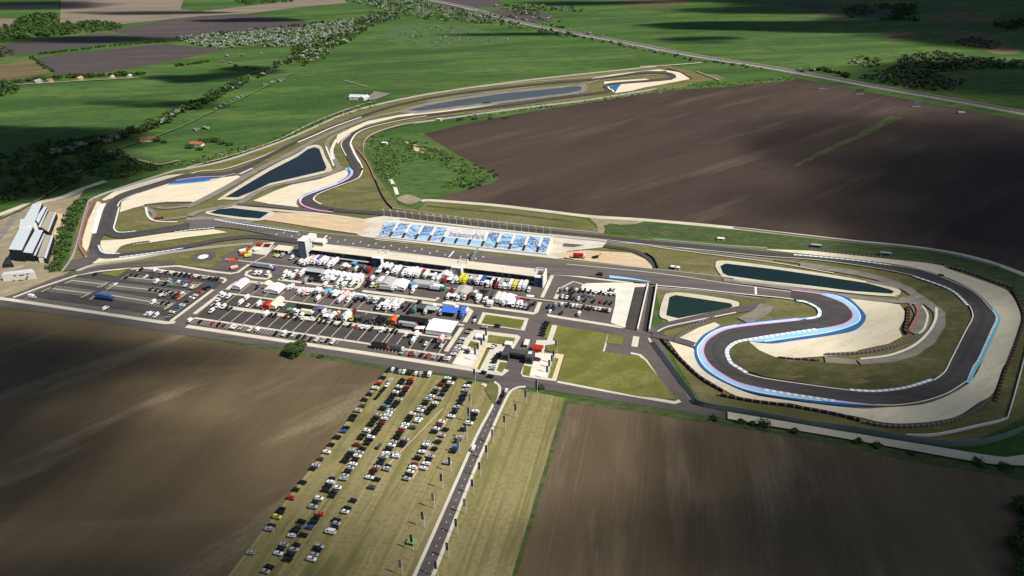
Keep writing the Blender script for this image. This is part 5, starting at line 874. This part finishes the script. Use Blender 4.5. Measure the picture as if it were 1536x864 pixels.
# billboards in the dark field, sheds by the circuit
for x, y, lb, c in [(1232, 133, 'grey-blue billboard in the dark field nearest the highway verge', (.07, .09, .10)), (1289, 141, 'dark billboard on two posts between the grey ones', (.05, .05, .055)), (1374, 160, 'wide pale-blue billboard in the dark field corner', (.08, .11, .12))]:
    f = Fr(g(x, y), Vector((1, .12))); o = root('billboard', f, lb, 'billboard', 'billboards in the dark field')
    bx('panel', mat('panel' + str(x), c), o, -6.5, 6.5, -.2, .2, 3, 9); [bx('post', steel, o, s_ * 4 - .2, s_ * 4 + .2, .22, .6, 0, 8) for s_ in (-1, 1)]; bx('base', concg, o, -7, 7, -1.2, -.3, 0, .5)
house('shed', (1441, 170.5), 8, 5, 2.4, 1, concg, concg, R(-10), 'small pale shed alone in the dark field beside the highway', 'shed', ch=False); hut('white_shed', (572, 217), 8, 4, 2.6, offw, white_m, 'small white shed on the green strip inside the track loop', 'shed'); hut('marshal_hut', (655, 181.5), 7, 4, 3, offw, white_m, 'white marshal hut beside the far straight at the dark field', 'hut'); hut('equipment_cabin', (1076, 361.5), 6, 3, 2.6, offw, white_m, 'white equipment cabin on the green strip north of the grandstand straight', 'cabin')
hut('steel_container', (1320, 383.5), 9, 3, 2.8, mat('container_grey', (.2, .25, .25)), concg, 'grey container behind the long bend tyre wall', 'container'); hut('steel_container', (1217, 371.5), 8, 3, 2.8, mat('container_dark', (.10, .13, .13)), concg, 'dark container on the green strip by the back straight', 'container')
def machine(px_, c, label, cat, arm=True, ang=0.3):
    o = root('digger' if arm else 'tipper_lorry', Fr(g(*px_), Vector((math.cos(ang), math.sin(ang)))), label, cat); m_ = paint(c)
    bx('track', tyre, o, -2.4, 2.4, -1.5, -.7, 0, .9); bx('track', tyre, o, -2.4, 2.4, .7, 1.5, 0, .9); bx('body', m_, o, -2.6, 2.2, -1.4, 1.4, .92, 2.4); bx('cab', glass, o, .6, 2.1, -1.3, 0, 2.42, 3.4)
    if arm: q = MB(); q.hexa([(2.2, -.25, 1.6), (2.7, -.25, 1.6), (2.7, .25, 1.6), (2.2, .25, 1.6)], [(5, -.25, 4.4), (5.5, -.25, 4.2), (5.5, .25, 4.2), (5, .25, 4.4)]); q.build('arm', m_, o)
    else: bx('skip', m_, o, -6, -2.62, -1.5, 1.5, .9, 2.8)
machine((893, 388), 'k', 'black digger on the sand bank east of the grandstand', 'digger'); truck(g(867, 388.5), 'r', -.15, 'red lorry on the sand bank east of the grandstand', 'site vehicles', 9, 'w'); machine((372, 375), 'o', 'orange digger in the tyre yard by the helipad', 'digger'); machine((353.5, 392), 'o', 'orange loader on the storage yard beside the helipad', 'loader', False); machine((242, 329.5), 'd', 'dark red recovery truck on the inner road by the gravel trap', 'truck', False)
for i, (x, y, k) in enumerate([(390, 370, 'r'), (402, 371, 'd'), (366, 383, 'o'), (373, 386, 'y'), (352, 404, 'q'), (364, 379, 'w'), (385, 377, 'c')]): marquee(g(x, y), k, A1 + .2 * i, f'{PAINT[k][0]} low stack of track equipment in the yard near the helipad', 'track equipment stacks', 4, 6, 1.4, .5, True, 'equipment_stack', 'equipment')
hut('timing_hut', (896, 415.5), 4, 3, 3.2, dark_w, dark_w, 'dark timing hut on the pit wall east of the pit building', 'hut')
for i, (x, y) in enumerate([(1006, 404), (1012, 405)]): hut('marshal_post', (x, y), 4, 3, 2.4, white_m if i else dark_w, white_m, ('white' if i else 'dark') + ' marshal post on the grass beside the main straight pond', 'hut')

# ================================================================== walls, barriers, fences
red_b = mat('red_tyre_wall', (.24, .035, .035), stripe=((.42, .36, .34), 3.0, .3)); blk_b = mat('black_tyre_wall', (.022, .021, .022), stripe=((.34, .13, .13), 5, .16)); pale_b = mat('pale_tyre_wall', (.075, .07, .07), stripe=((.22, .15, .15), 3.4, .34)); rail = mat('guard_rail', (.48, .47, .44), rough=.5, metal=.2); mesh_f = mat('green_grey_mesh', (.125, .155, .145)); wallw = mat('white_barrier', (.66, .64, .60))
def wall(name, pts, h, th, mt, label, cat, smooth=True, z0=0.0):
    P = px(pts); P = spline(P) if smooth else P
    o = link(name, rib_mesh(name, P, -th / 2, th / 2, z0, h + ZL[0] * .5), mt); return tag(o, uniq(label), cat)
T = 'tyre_wall'
wall(T, [(992, 510), (1022, 542), (1052, 569.5), (1085, 589)], 1.20, 1.36, blk_b, 'black tyre wall with red marks from the bridge ramp down the hairpin gravel', 'tyre wall'); wall(T, [(1078, 594), (1126, 603), (1189, 611.5), (1252, 623), (1289, 633)], 1.20, 1.49, blk_b, 'black tyre wall with red marks along the gravel above the mesh fence', 'tyre wall'); wall(T, [(1295, 635.5), (1341, 642), (1403, 638.5), (1445, 627), (1482, 604)], 1.20, 1.61, pale_b, 'grey and red tyre wall round the bottom of the big gravel bend', 'tyre wall')
wall(T, [(1493, 604), (1503.5, 569), (1520, 527), (1531, 495), (1534.7, 477), (1528, 457), (1518, 437)], 1.20, 1.49, blk_b, 'black tyre wall along the outer edge of the easternmost gravel', 'tyre wall'); wall(T, [(1422, 402), (1455, 411), (1490, 424), (1520, 434)], 1.20, 1.61, pale_b, 'grey tyre wall above the upper east gravel bend', 'tyre wall'); wall(T, [(1216, 376.7), (1341, 390), (1416, 397.5)], 1.04, 1.24, pale_b, 'grey tyre wall along the north edge of the eastern back straight', 'tyre wall')
wall(T, [(1370, 458), (1375.5, 466), (1375, 476), (1364, 497.5)], 1.20, 2.2, red_b, 'thick red and white tyre wall by the inner service loop', 'tyre wall'); wall(T, [(1237, 534), (1299, 530), (1351, 518), (1377, 503.5)], 1.20, 1.61, pale_b, 'grey and red tyre wall curving below the inner gravel trap', 'tyre wall'); wall(T, [(1166, 538.5), (1190, 541), (1227, 543)], 1.20, 1.36, blk_b, 'short black tyre wall on the rough infield under the inner gravel', 'tyre wall')
wall(T, [(142, 299.6), (133, 316), (126, 338), (120.5, 360), (121, 373), (130, 387)], 1.20, 1.98, red_b, 'red tyre wall round the outside of the western hairpin', 'tyre wall'); wall(T, [(535, 225), (551, 245), (563, 271)], 1.12, 1.36, red_b, 'red tyre wall on the grass by the S-bend at the big pond', 'tyre wall'); wall('guard_rail', [(563, 271), (572, 292), (580, 305), (589, 314)], 1.1, .8, dark_w, 'thin dark rail continuing from the red tyre wall to the straight', 'guard rail')
wall(T, [(999.6, 104.3), (1020, 109), (1037.5, 119.6)], 1.28, 1.49, blk_b, 'black tyre wall round the far northern hairpin', 'tyre wall'); wall(T, [(1011, 513), (1026, 498), (1048, 487), (1070, 477.5)], 1.20, 1.49, pale_b, 'grey and red tyre wall between the triangular pond road and gravel', 'tyre wall'); wall(T, [(181, 377), (186, 371), (205, 366.5), (225, 364)], 1.04, 1.86, pale_b, 'grey tyre wall between the two lanes of the western hairpin', 'tyre wall'); wall(T, [(217, 309), (250, 305.5), (289, 305)], 1.04, 1.36, pale_b, 'grey tyre wall under the western gravel trap', 'tyre wall')
wall(T, [(1362, 462), (1361, 480), (1358, 497), (1362, 503)], 1.20, 2.48, blk_b, 'black tyre wall shading the inner gravel edge beside the red one', 'tyre wall')
wall('mesh_fence', [(1041, 602.5), (1054, 611), (1126, 623), (1216, 639.5), (1280, 648), (1341, 659), (1412, 668.5), (1456, 668.5), (1497, 661), (1536, 645), (1580, 622)], 3.6, .5, mesh_f, 'tall grey-green mesh fence above the pale gravel road', 'fence'); wall('guard_rail', [(1358, 655), (1403, 654), (1466, 640.6), (1505, 631), (1514, 618), (1535, 542), (1545, 500)], 1.1, .7, wallw, 'white guard rail on the grass inside the mesh fence', 'guard rail')
for nm, p, lb in [('a', [(540, 357), (600, 364), (707, 377), (790, 386), (860, 394)], 'pale guard rail between the main straight and the grandstand'), ('b', [(860, 394), (988, 407), (1100, 420)], 'pale guard rail along the straight above the pond grass'), ('c', [(985, 434), (1042, 438), (1105, 446), (1140, 451)], 'pale guard rail along the straight above the triangular pond'), ('d', [(280, 330), (322, 330.5), (363, 336), (447, 348), (540, 357)], 'pale guard rail along the straight under the sand bank'),
    ('e', [(600, 331), (707, 344), (822, 356), (905, 364)], 'pale guard rail between the back straight and the flagpoles'), ('f', [(905, 364.5), (1000, 372.5), (1075, 382), (1160, 392.5)], 'pale guard rail inside the long back straight'), ('g', [(980, 361), (1084, 370), (1150, 374)], 'pale guard rail outside the long back straight'), ('h', [(589, 314), (700, 330), (822, 344), (905, 352)], 'grey guard rail outside the straight behind the grandstand'),
    ('i', [(262, 257), (330, 244), (400, 221), (447, 203), (520, 171), (600, 150), (700, 133), (800, 120), (900, 109), (995, 99)], 'long grey guard rail outside the northern back straight'), ('j', [(545, 228), (546, 215), (560, 202), (600, 189), (660, 180), (760, 166), (880, 151), (985, 134)], 'long grey guard rail along the south side of the northern loop'), ('k', [(94, 409), (112, 380), (130, 315), (142, 298), (200, 277), (262, 257)], 'dark guard rail outside the western hairpin along the hedge'), ('l', [(115, 408), (145, 398), (198, 391), (250, 381), (320, 372), (380, 367)], 'pale guard rail south of the western hairpin gravel'), ('m', [(1100, 343), (1278, 364), (1350, 371), (1424, 382), (1500, 402)], 'thin wire fence along the dark field track')]:
    wall('guard_rail' if nm != 'm' else 'wire_fence', p, 1.2, .7 if nm != 'm' else .25, rail, lb, 'guard rail' if nm != 'm' else 'fence')
wall('pit_wall', [(446, 361), (470, 367.5), (560, 376.5), (707, 395.5), (815, 408)], 1.3, .8, wallw, 'white pit wall between the pit lane and the main straight', 'wall'); wall('retaining_wall', [(972, 428), (956, 497)], 1.6, .9, wallw, 'white retaining wall on the paddock side of the tunnel ramp', 'wall', False); wall('retaining_wall', [(984.6, 431), (973.5, 499)], 2.6, .9, wallw, 'white retaining wall on the pond side of the tunnel ramp', 'wall', False)
wall('embankment_wall', [(968, 382), (980, 390), (986, 403)], 1.6, .8, dark_w, 'dark curved wall at the east end of the sand bank', 'wall')

# ================================================================== plants
def leafmat(name, a, b): return mat(name, a, [((a[0] * .55, a[1] * .6, a[2] * .55), 6, 6, 0, .42, .62, .8, 3)], island=b, rough=.8)
sd2 = leafmat('grey_green_leaves', (.075, .098, .058), (.14, .165, .115)); dk = leafmat('dark_leaves', (.026, .052, .014), (.05, .085, .022)); md = leafmat('green_leaves', (.040, .078, .018), (.08, .12, .03)); sv = leafmat('silver_leaves', (.17, .20, .15), (.30, .33, .27)); br = leafmat('bright_leaves', (.075, .135, .030), (.10, .165, .04)); bark = mat('bark', (.09, .07, .05))
def leaves(mb, c, rx, rz, n, size, rr, mi=0, lobes=5):
    """leaf clumps on the shells of several lobes inside an uneven crown"""
    L_ = [(Vector((rr.uniform(-.6, .6) * rx, rr.uniform(-.6, .6) * rx, rr.uniform(-.45, .6) * rz)), rr.uniform(.35, .62)) for _ in range(lobes)]
    for _ in range(n):
        lc, lr = rr.choice(L_); d = Vector((rr.gauss(0, 1), rr.gauss(0, 1), rr.gauss(.25, 1))).normalized()
        p = c + lc + Vector((d.x * rx * lr, d.y * rx * lr, d.z * rz * lr)) * rr.uniform(.75, 1.08)
        nrm = (d + Vector((rr.uniform(-.6, .6), rr.uniform(-.6, .6), rr.uniform(-.3, .8)))).normalized(); u = nrm.cross(Vector((rr.random(), rr.random(), rr.random() + .1))).normalized(); v = nrm.cross(u)
        s = size * rr.uniform(.6, 1.25); mb.face([p - u * s - v * s * .6, p + u * s * .7 - v * s, p + u * s + v * s * .7, p - u * s * .5 + v * s], mi)
def crown_mesh(name, mt, rx, rz, n, size, seed, z):
    q = MB(); leaves(q, Vector((0, 0, z)), rx, rz, n, size, random.Random(seed), lobes=9); return q.mesh(name, mt)
def tree(px_, mt, rx, h, label, group, name='tree', n=420, size=.55, seed=1, cat='tree'):
    b = g(*px_); o = empty(name, (b.x, b.y, 0), rnd.random() * 6); tag(o, uniq(label) if group is None else label, cat, group)
    q = MB(); q.cyl((0, 0, 0), .05 * h, 'z', h * .55, 8, 0, .02 * h)
    for k in range(4):
        a = k * 1.6; q.hexa([(-.1, -.1, h * .25), (.1, -.1, h * .25), (.1, .1, h * .25), (-.1, .1, h * .25)], [(math.cos(a) * rx * .5 - .05, math.sin(a) * rx * .5 - .05, h * .62), (math.cos(a) * rx * .5 + .05, math.sin(a) * rx * .5 - .05, h * .62), (math.cos(a) * rx * .5 + .05, math.sin(a) * rx * .5 + .05, h * .62), (math.cos(a) * rx * .5 - .05, math.sin(a) * rx * .5 + .05, h * .62)])
    q.build('trunk', bark, o); link('crown', crown_mesh('crown', mt, rx, h * .48, n, size, seed, h * .52), None, o)
tree((445, 531), dk, 7.4, 9.5, 'single broad green tree on the verge between the west soil field and south road', None, n=1500, size=.7, seed=3)
tree((481, 537), dk, 2.2, 2.2, 'small dark bush just east of the single verge tree', None, 'bush', 160, .4, 4, 'bush'); tree((811.5, 583.5), dk, 2.6, 3, 'round dark bush at the foot of the junction banner flag', None, 'bush', 200, .4, 5, 'bush')
for i, (x, y, r_, h_, lb) in enumerate([(1071, 629.5, 2.6, 2.6, 'low dark bush at the start of the pale gravel road'), (1111, 635.5, 2.6, 3, 'dark bush, first of three beside the pale gravel road start'), (1127, 637.5, 2, 3.6, 'narrow dark bush between two wider ones by the gravel road'), (1145, 641, 5, 5, 'biggest dark bush on the gravel road verge'), (1191, 649.5, 2.6, 2.6, 'lone dark bush on the verge east of the biggest one'), (1287, 666, 2.6, 3, 'dark bush, western of a pair on the gravel road verge'), (1314, 670, 2.8, 3, 'dark bush, eastern of a pair on the gravel road verge'), (1366, 681.5, 1.8, 1.8, 'smallest dark bush on the gravel road verge'), (1470, 697, 5, 3, 'wide low bush near the east end of the gravel road'), (1507, 704, 4.5, 3, 'wide low bush at the very east end of the gravel road')]):
    tree((x, y), dk, r_, h_, lb, None, 'bush', 240, .45, 10 + i, 'bush')
for i, (x, y) in enumerate([(1532, 770), (1540, 800), (1528, 822), (1542, 845), (1534, 866)]): tree((x, y), dk, 6, 8, f'dark tree on the east edge of the ploughed field, {ORD[i]} from the top', None, 'tree', 700, .6, 30 + i)
for i, (x, y, r_, h_) in enumerate([(235, 213, 6, 6), (246, 215, 4, 4), (213, 211, 5, 5), (307, 214, 7, 7), (321, 213, 8, 7), (333, 216, 6, 5), (285, 222, 6, 5), (300, 225, 5, 4), (345, 218, 5, 4)]): tree((x, y), dk, r_, h_, f'dark garden tree, {ORD[i]} of those around the two red-roofed farmhouses', 'farmhouse garden trees', 'tree', 220, .8, 50 + i)
# hedgerow along the lane and hamlet trees: countable, two crowns shared
HM = [crown_mesh('hedge_tree', m_, 7, 4.2, 150, 1.15, 70 + i, 4) for i, m_ in enumerate((dk, dk, md, sv))]
def small_trees(line, n, spread, label, group, mix, sc=(.7, 1.25), name='hedge_tree'):
    P = resample(spline(px(line)), n)
    for i_, p in enumerate(P):
        o = link(name, HM[rnd.choice(mix)], None); s = rnd.uniform(*sc); o.location = (p.x + rnd.uniform(-spread, spread), p.y + rnd.uniform(-spread, spread), -.3); o.scale = (s * rnd.uniform(.85, 1.3), s, s * rnd.uniform(.8, 1.1)); o.rotation_euler = (0, 0, rnd.random() * 6); tag(o, uniq(f'{label}, {ORD[i_]} from its west end'), 'tree' if 'tree' in name else name.replace('_', ' '), group)
small_trees([(90, 231), (130, 218), (180, 206), (230, 191), (262, 174), (300, 158), (340, 136), (372, 121)], 79, 8, 'small tree in the dark hedgerow beside the diagonal lane', 'hedgerow trees', [0, 0, 1, 1, 2, 3], (.85, 1.45))
small_trees([(372, 121), (410, 103), (440, 90), (470, 78)], 26, 12, 'tree in the upper hedgerow towards the silver wood', 'upper hedgerow trees', [0, 1, 3, 3, 2])
small_trees([(322, 164), (345, 152), (362, 145)], 8, 4, 'silver shrub in the short row below the diagonal lane', 'silver shrub row', [3, 3], (.45, .7), 'silver_shrub'); small_trees([(400, 128), (425, 120)], 5, 4, 'silver shrub standing on the meadow above the lane', 'meadow silver shrubs', [3], (.5, .8), 'silver_shrub'); small_trees([(298, 195), (310, 193)], 3, 3, 'silver shrub in the pale clump on the open meadow', 'pale clump shrubs', [3], (.5, .7), 'silver_shrub')
small_trees([(30, 124), (80, 119), (130, 116), (170, 114), (212, 113)], 22, 5, 'dark garden tree along the hamlet lane', 'hamlet trees', [0, 1], (.8, 1.2)); small_trees([(60, 82), (110, 76), (170, 69), (247, 63)], 26, 3, 'hedge tree between the two dark northern fields', 'field hedge trees', [0, 1, 2], (.55, .9)); small_trees([(50, 88), (62, 97), (78, 108)], 8, 3, 'tree in the short hedge beside the light brown field', 'short hedge trees', [0, 1], (.5, .8)); small_trees([(265, 99), (285, 97), (310, 93)], 9, 4, 'green tree in the isolated copse on the northern meadow', 'copse trees', [2, 1], (.6, .9))
small_trees([(850, 52), (900, 62), (960, 74), (1040, 90), (1080, 95), (1140, 104)], 40, 9, 'shrub on the north verge of the highway', 'highway shrubs', [0, 1, 3], (.4, .9), 'roadside_shrub'); small_trees([(762, 25), (810, 36), (850, 44), (900, 54)], 34, 7, 'silver shrub on the south verge of the highway', 'silver highway shrubs', [3, 3, 0], (.5, .9), 'roadside_shrub'); small_trees([(1205, 107), (1230, 106), (1262, 112), (1276, 117)], 16, 7, 'shrub in the clump touching the eastern highway verge', 'eastern highway shrubs', [3, 0, 1], (.7, 1.1), 'roadside_shrub')
small_trees([(560, 207), (580, 206), (640, 216)], 7, 5, 'small bush near the white shed inside the track loop', 'loop bushes', [0, 2], (.25, .45), 'bush'); small_trees([(720, 250), (738, 266), (712, 282), (690, 270)], 16, 7, 'small bush on the lush patch tip', 'lush patch bushes', [0, 1], (.25, .5), 'bush'); small_trees([(726, 155.5), (735, 155)], 4, 2, 'reed clump standing in the pale northern pond', 'pond reeds', [2], (.3, .45), 'reed_clump')
small_trees([(690, 180.5), (700, 180), (760, 178)], 4, 2, 'bush on the grass edge north of the dark field', 'field edge bushes', [0], (.4, .6), 'bush'); small_trees([(390, 108), (372, 106), (335, 88), (350, 84), (385, 82)], 10, 10, 'silver bush on the meadow below the silver wood', 'meadow edge bushes', [3, 2], (.5, .9), 'silver_shrub')
def inside(p, P):
    c = False; j = len(P) - 1
    for i in range(len(P)):
        if (P[i].y > p.y) != (P[j].y > p.y) and p.x < (P[j].x - P[i].x) * (p.y - P[i].y) / (P[j].y - P[i].y) + P[i].x: c = not c
        j = i
    return c
def wood(name, pts, n, r_, h_, mats, wts, label, nq=22, size=1.6, cap=1):
    P = px(pts); x0_, x1_, y0_, y1_ = min(p.x for p in P), max(p.x for p in P), min(p.y for p in P), max(p.y for p in P); q = MB(); rr = random.Random(len(pts) * 13 + n); k = 0
    while k < n:
        p = Vector((rr.uniform(x0_, x1_), rr.uniform(y0_, y1_)))
        if not inside(p, P): continue
        k += 1; s = rr.uniform(.6, 1.25); mi = rr.choices(range(len(mats)), wts)[0]
        leaves(q, Vector((p.x, p.y, h_ * s * .5)), r_ * s, h_ * s * .52, int(nq), size * s, rr, mi, 3)
    return tag(q.build(name, mats), uniq(label), 'woodland', kind='stuff')
wood('woodland', [(262, 58), (300, 54), (347, 49), (400, 45), (446, 43), (500, 34), (530, 31), (528, 50), (505, 58), (478, 66), (462, 73), (440, 71), (410, 72), (380, 69), (330, 73), (300, 70)], 850, 6, 6, [sv, dk], [.85, .15], 'dense silver-leaved woodland between the northern fields')
wood('woodland', [(440, 72), (480, 64), (505, 52), (535, 30), (560, 21), (598, 19), (603, 27), (575, 34), (550, 46), (525, 63), (500, 78), (478, 95), (452, 100), (440, 88)], 420, 8, 8, [dk, md, sv], [.5, .3, .2], 'dark green wood belt crossing down to the meadow hedgerow')
wood('woodland', [(520, 2), (580, -8), (640, -8), (650, 8), (690, 15), (722, 20), (780, 34), (830, 47), (855, 50), (850, 56), (760, 41), (700, 34), (640, 29), (600, 26), (570, 12)], 620, 9, 8, [sv, dk, md], [.5, .35, .15], 'mixed silver and green wood along the top of the highway')
wood('woodland', [(-40, 48), (20, 38), (30, 28), (60, 23), (88, 25), (96, 37), (150, 33), (186, 40), (178, 46), (120, 50), (60, 57), (-40, 62)], 420, 10, 10, [dk, md], [.75, .25], 'dark wood between the north-western fields', size=2.2); wood('woodland', [(-40, 76), (10, 72), (30, 80), (20, 86), (-40, 90)], 70, 8, 7, [dk, sv], [.8, .2], 'small dark copse at the western edge by the brown fields'); wood('woodland', [(-40, 122), (15, 122), (30, 132), (24, 142), (-40, 154)], 70, 8, 8, [dk], [1], 'dark copse at the west end of the hamlet meadow')
wood('woodland', [(-80, 262), (60, 215), (95, 210), (140, 213), (172, 222), (205, 243), (245, 252), (190, 268), (150, 272), (120, 276), (80, 292), (30, 302), (-80, 322)], 430, 6, 5, [dk, md], [.85, .15], 'dark scrub wood beside the western hairpin', size=1.1); wood('shrubbery', [(73, 409), (84, 372), (97, 330), (112, 304), (128, 297), (120, 322), (108, 352), (98, 384), (90, 407)], 190, 4.2, 3.2, [md, dk], [.6, .4], 'tall green hedge strip between the halls and western hairpin', size=.8)
wood('woodland', [(1345, 96), (1352, 84), (1380, 80), (1410, 78), (1460, 86), (1510, 92), (1560, 88), (1560, 104), (1500, 103), (1440, 104), (1400, 112), (1452, 124), (1425, 138), (1390, 136), (1310, 122), (1288, 117), (1325, 108)], 620, 5.5, 4.5, [sd2, dk], [.5, .5], 'grey-green scrub wood beyond the eastern highway', size=1.7); wood('woodland', [(1432, 62), (1460, 57), (1500, 66), (1490, 74), (1450, 70)], 150, 5.5, 4.5, [sd2], [1], 'pale scrub patch in the north-eastern brown field'); wood('woodland', [(1262, 14), (1300, 7), (1312, 18), (1275, 28)], 140, 6.5, 5.5, [sd2, dk], [.7, .3], 'pale round copse at the north-eastern corner'); wood('woodland', [(1310, 10), (1375, 8), (1378, 33), (1320, 32), (1340, 20)], 130, 9, 9, [dk], [1], 'dark copse beside the pale one in the north-east'); wood('woodland', [(1482, 38), (1570, 26), (1570, 50), (1500, 44)], 120, 9, 9, [dk], [1], 'dark wood at the far north-eastern edge')
wood('woodland', [(352, 0), (440, -6), (440, 4), (410, 5), (358, 9)], 120, 9, 9, [dk], [1], 'dark tree belt at the top of the northern green field'); wood('shrubbery', [(735, 9), (790, 8), (880, 13), (875, 18), (800, 16), (840, 34), (820, 34)], 150, 7, 6, [dk, sv], [.7, .3], 'dark shrub belt around the oval northern field'); wood('shrubbery', [(1290, 84), (1320, 90), (1318, 110), (1290, 100), (1270, 95)], 40, 5, 4, [sv, dk], [.5, .5], 'scattered shrubs on the eastern meadow', size=1.4)
wood('shrubbery', [(556, 212), (600, 209), (660, 226), (742, 268), (700, 282), (660, 284), (690, 262), (640, 240), (600, 244), (596, 288), (575, 268), (562, 245)], 620, 3.4, .9, [br, md], [.85, .15], 'low leafy ground cover inside the track loop', 16, 1.1)
wood('shrubbery', [(300, 52), (470, 34), (530, 28), (470, 40)], 40, 6, 4, [dk], [1], 'thin shrub line along the north edge of the silver wood')
wood('shrubbery', [(590, 48), (640, 38), (700, 44), (770, 60), (700, 66), (610, 66)], 140, 3, 1.2, [sv, md], [.5, .5], 'pale low shrubs scattered over the upper meadow', 8, 1.2)
wood('undergrowth', [(130, 225), (200, 242), (262, 246), (300, 236), (380, 216), (440, 196), (500, 172), (560, 152), (566, 158), (500, 180), (440, 205), (380, 225), (300, 245), (230, 255), (170, 240)], 300, 2.4, 1.4, [md, dk, sv], [.5, .35, .15], 'weedy growth on the bank along the northern straight', 9, .8)
wood('undergrowth', [(650, 176), (760, 163), (880, 149), (1000, 131), (1090, 122), (1190, 116), (1190, 120), (1030, 134), (885, 154), (760, 170), (680, 182)], 260, 2.4, 1.2, [md, md, sv], [.5, .3, .2], 'weedy fringe between the circuit and the dark field', 9, .9)

# ================================================================== clouds (above the camera, out of the frame)
cm = bpy.data.materials.new('cloud'); cm.use_nodes = True; t = cm.node_tree; N, L = t.nodes, t.links
b = N['Principled BSDF']; b.inputs['Base Color'].default_value = (.85, .86, .88, 1); b.inputs['Roughness'].default_value = 1; b.inputs['Specular IOR Level'].default_value = 0
at_ = N.new('ShaderNodeAttribute'); at_.attribute_name = 'core'
geo = N.new('ShaderNodeNewGeometry'); nz = N.new('ShaderNodeTexNoise'); nz.inputs['Scale'].default_value = .009; nz.inputs['Detail'].default_value = 5; nz.inputs['Roughness'].default_value = .6; L.new(geo.outputs['Position'], nz.inputs['Vector'])
n2 = N.new('ShaderNodeMath'); n2.operation = 'MULTIPLY_ADD'; n2.inputs[1].default_value = .8; n2.inputs[2].default_value = -.4; L.new(nz.outputs[0], n2.inputs[0])
ad = N.new('ShaderNodeMath'); ad.operation = 'ADD'; L.new(at_.outputs['Fac'], ad.inputs[0]); L.new(n2.outputs[0], ad.inputs[1])
m2 = N.new('ShaderNodeMapRange'); m2.interpolation_type = 'SMOOTHSTEP'; m2.inputs[1].default_value = 0.05; m2.inputs[2].default_value = .8; L.new(ad.outputs[0], m2.inputs[0])
e2 = N.new('ShaderNodeMapRange'); e2.interpolation_type = 'SMOOTHSTEP'; e2.inputs[1].default_value = 0.0; e2.inputs[2].default_value = .7; L.new(at_.outputs['Fac'], e2.inputs[0])
m3 = N.new('ShaderNodeMath'); m3.operation = 'MULTIPLY'; L.new(m2.outputs[0], m3.inputs[0]); L.new(e2.outputs[0], m3.inputs[1])
oi = N.new('ShaderNodeObjectInfo'); sc_ = N.new('ShaderNodeSeparateColor'); L.new(oi.outputs['Color'], sc_.inputs[0])
m4 = N.new('ShaderNodeMath'); m4.operation = 'MULTIPLY'; L.new(m3.outputs[0], m4.inputs[0]); L.new(sc_.outputs[0], m4.inputs[1])
L.new(m4.outputs[0], b.inputs['Alpha'])
CLOUD_Z = 900.0
def cloud(px_, rx, ry, dens, seed, lumps=7, ang=0.0, gxy=None):
    c = gxy if gxy is not None else g(*px_); rr = random.Random(seed); q = MB(); core = []; rx *= 1.25; ry *= 1.25
    for k in range(lumps):
        bm = bmesh.new(); bmesh.ops.create_icosphere(bm, subdivisions=4, radius=1)
        a = rr.uniform(0, 6.3); d = math.sqrt(rr.random()) * (.62 if k else 0); s = rr.uniform(.42, .66) if k else .8
        o = (math.cos(a) * d * rx, math.sin(a) * d * ry, rr.uniform(-30, 30)); i = len(q.V)
        for v in bm.verts:
            core.append(v.co.z ** 2); x, y = v.co.x * s * rx + o[0], v.co.y * s * ry + o[1]
            q.V.append((x * math.cos(ang) - y * math.sin(ang), x * math.sin(ang) + y * math.cos(ang), v.co.z * s * min(rx, ry) * .5 + o[2]))
        for f in bm.faces: q.F.append(tuple(v.index + i for v in f.verts)); q.M.append(0)
        bm.free()
    o = q.build('cloud', cm); o.data.attributes.new('core', 'FLOAT', 'POINT').data.foreach_set('value', core); k = CLOUD_Z / SUN.z; o.location = (c.x + SUN.x * k, c.y + SUN.y * k, CLOUD_Z); o.color = (dens, dens, dens, 1)
    for p in o.data.polygons: p.use_smooth = True
    o['kind'] = 'structure'
for args in [((20, 262), 230, 110, .85, 1), ((-20, 215), 180, 80, .75, 2), ((300, 117), 90, 45, .65, 3), ((362, 106), 80, 50, .5, 4), ((235, 157), 90, 35, .4, 5), ((40, 8), 420, 120, .5, 6), ((220, 20), 260, 50, .55, 7), ((370, 30), 200, 50, .7, 8), ((1440, 2), 1000, 330, 1, 9), ((1250, 40), 420, 80, .9, 10), ((1110, 36), 260, 60, .65, 11), ((1580, 50), 560, 300, .9, 12), ((1500, 120), 420, 180, .5, 13), ((1540, 250), 330, 260, .4, 14), ((1060, 60), 140, 40, .35, 15),
    ((-150, 620), 150, 140, .36, 16), ((40, 810), 240, 90, .16, 17), ((260, 935), 160, 60, .16, 18), ((80, 552), 200, 50, .24, 19), ((1660, 830), 230, 160, .34, 20), ((1360, 930), 200, 80, .16, 21), ((1670, 600), 130, 150, .25, 23), ((1540, 310), 320, 120, .25, 24), ((770, 52), 160, 40, .35, 25), ((900, 5), 300, 70, .4, 27), ((100, 60), 300, 70, .4, 28), ((1690, 430), 190, 150, .3, 29), ((1330, 8), 700, 180, .9, 30), ((1600, -6), 900, 520, 1, 32), ((1420, 16), 520, 240, .9, 33), ((1530, 30), 420, 260, .9, 34)]:
    cloud(*args)
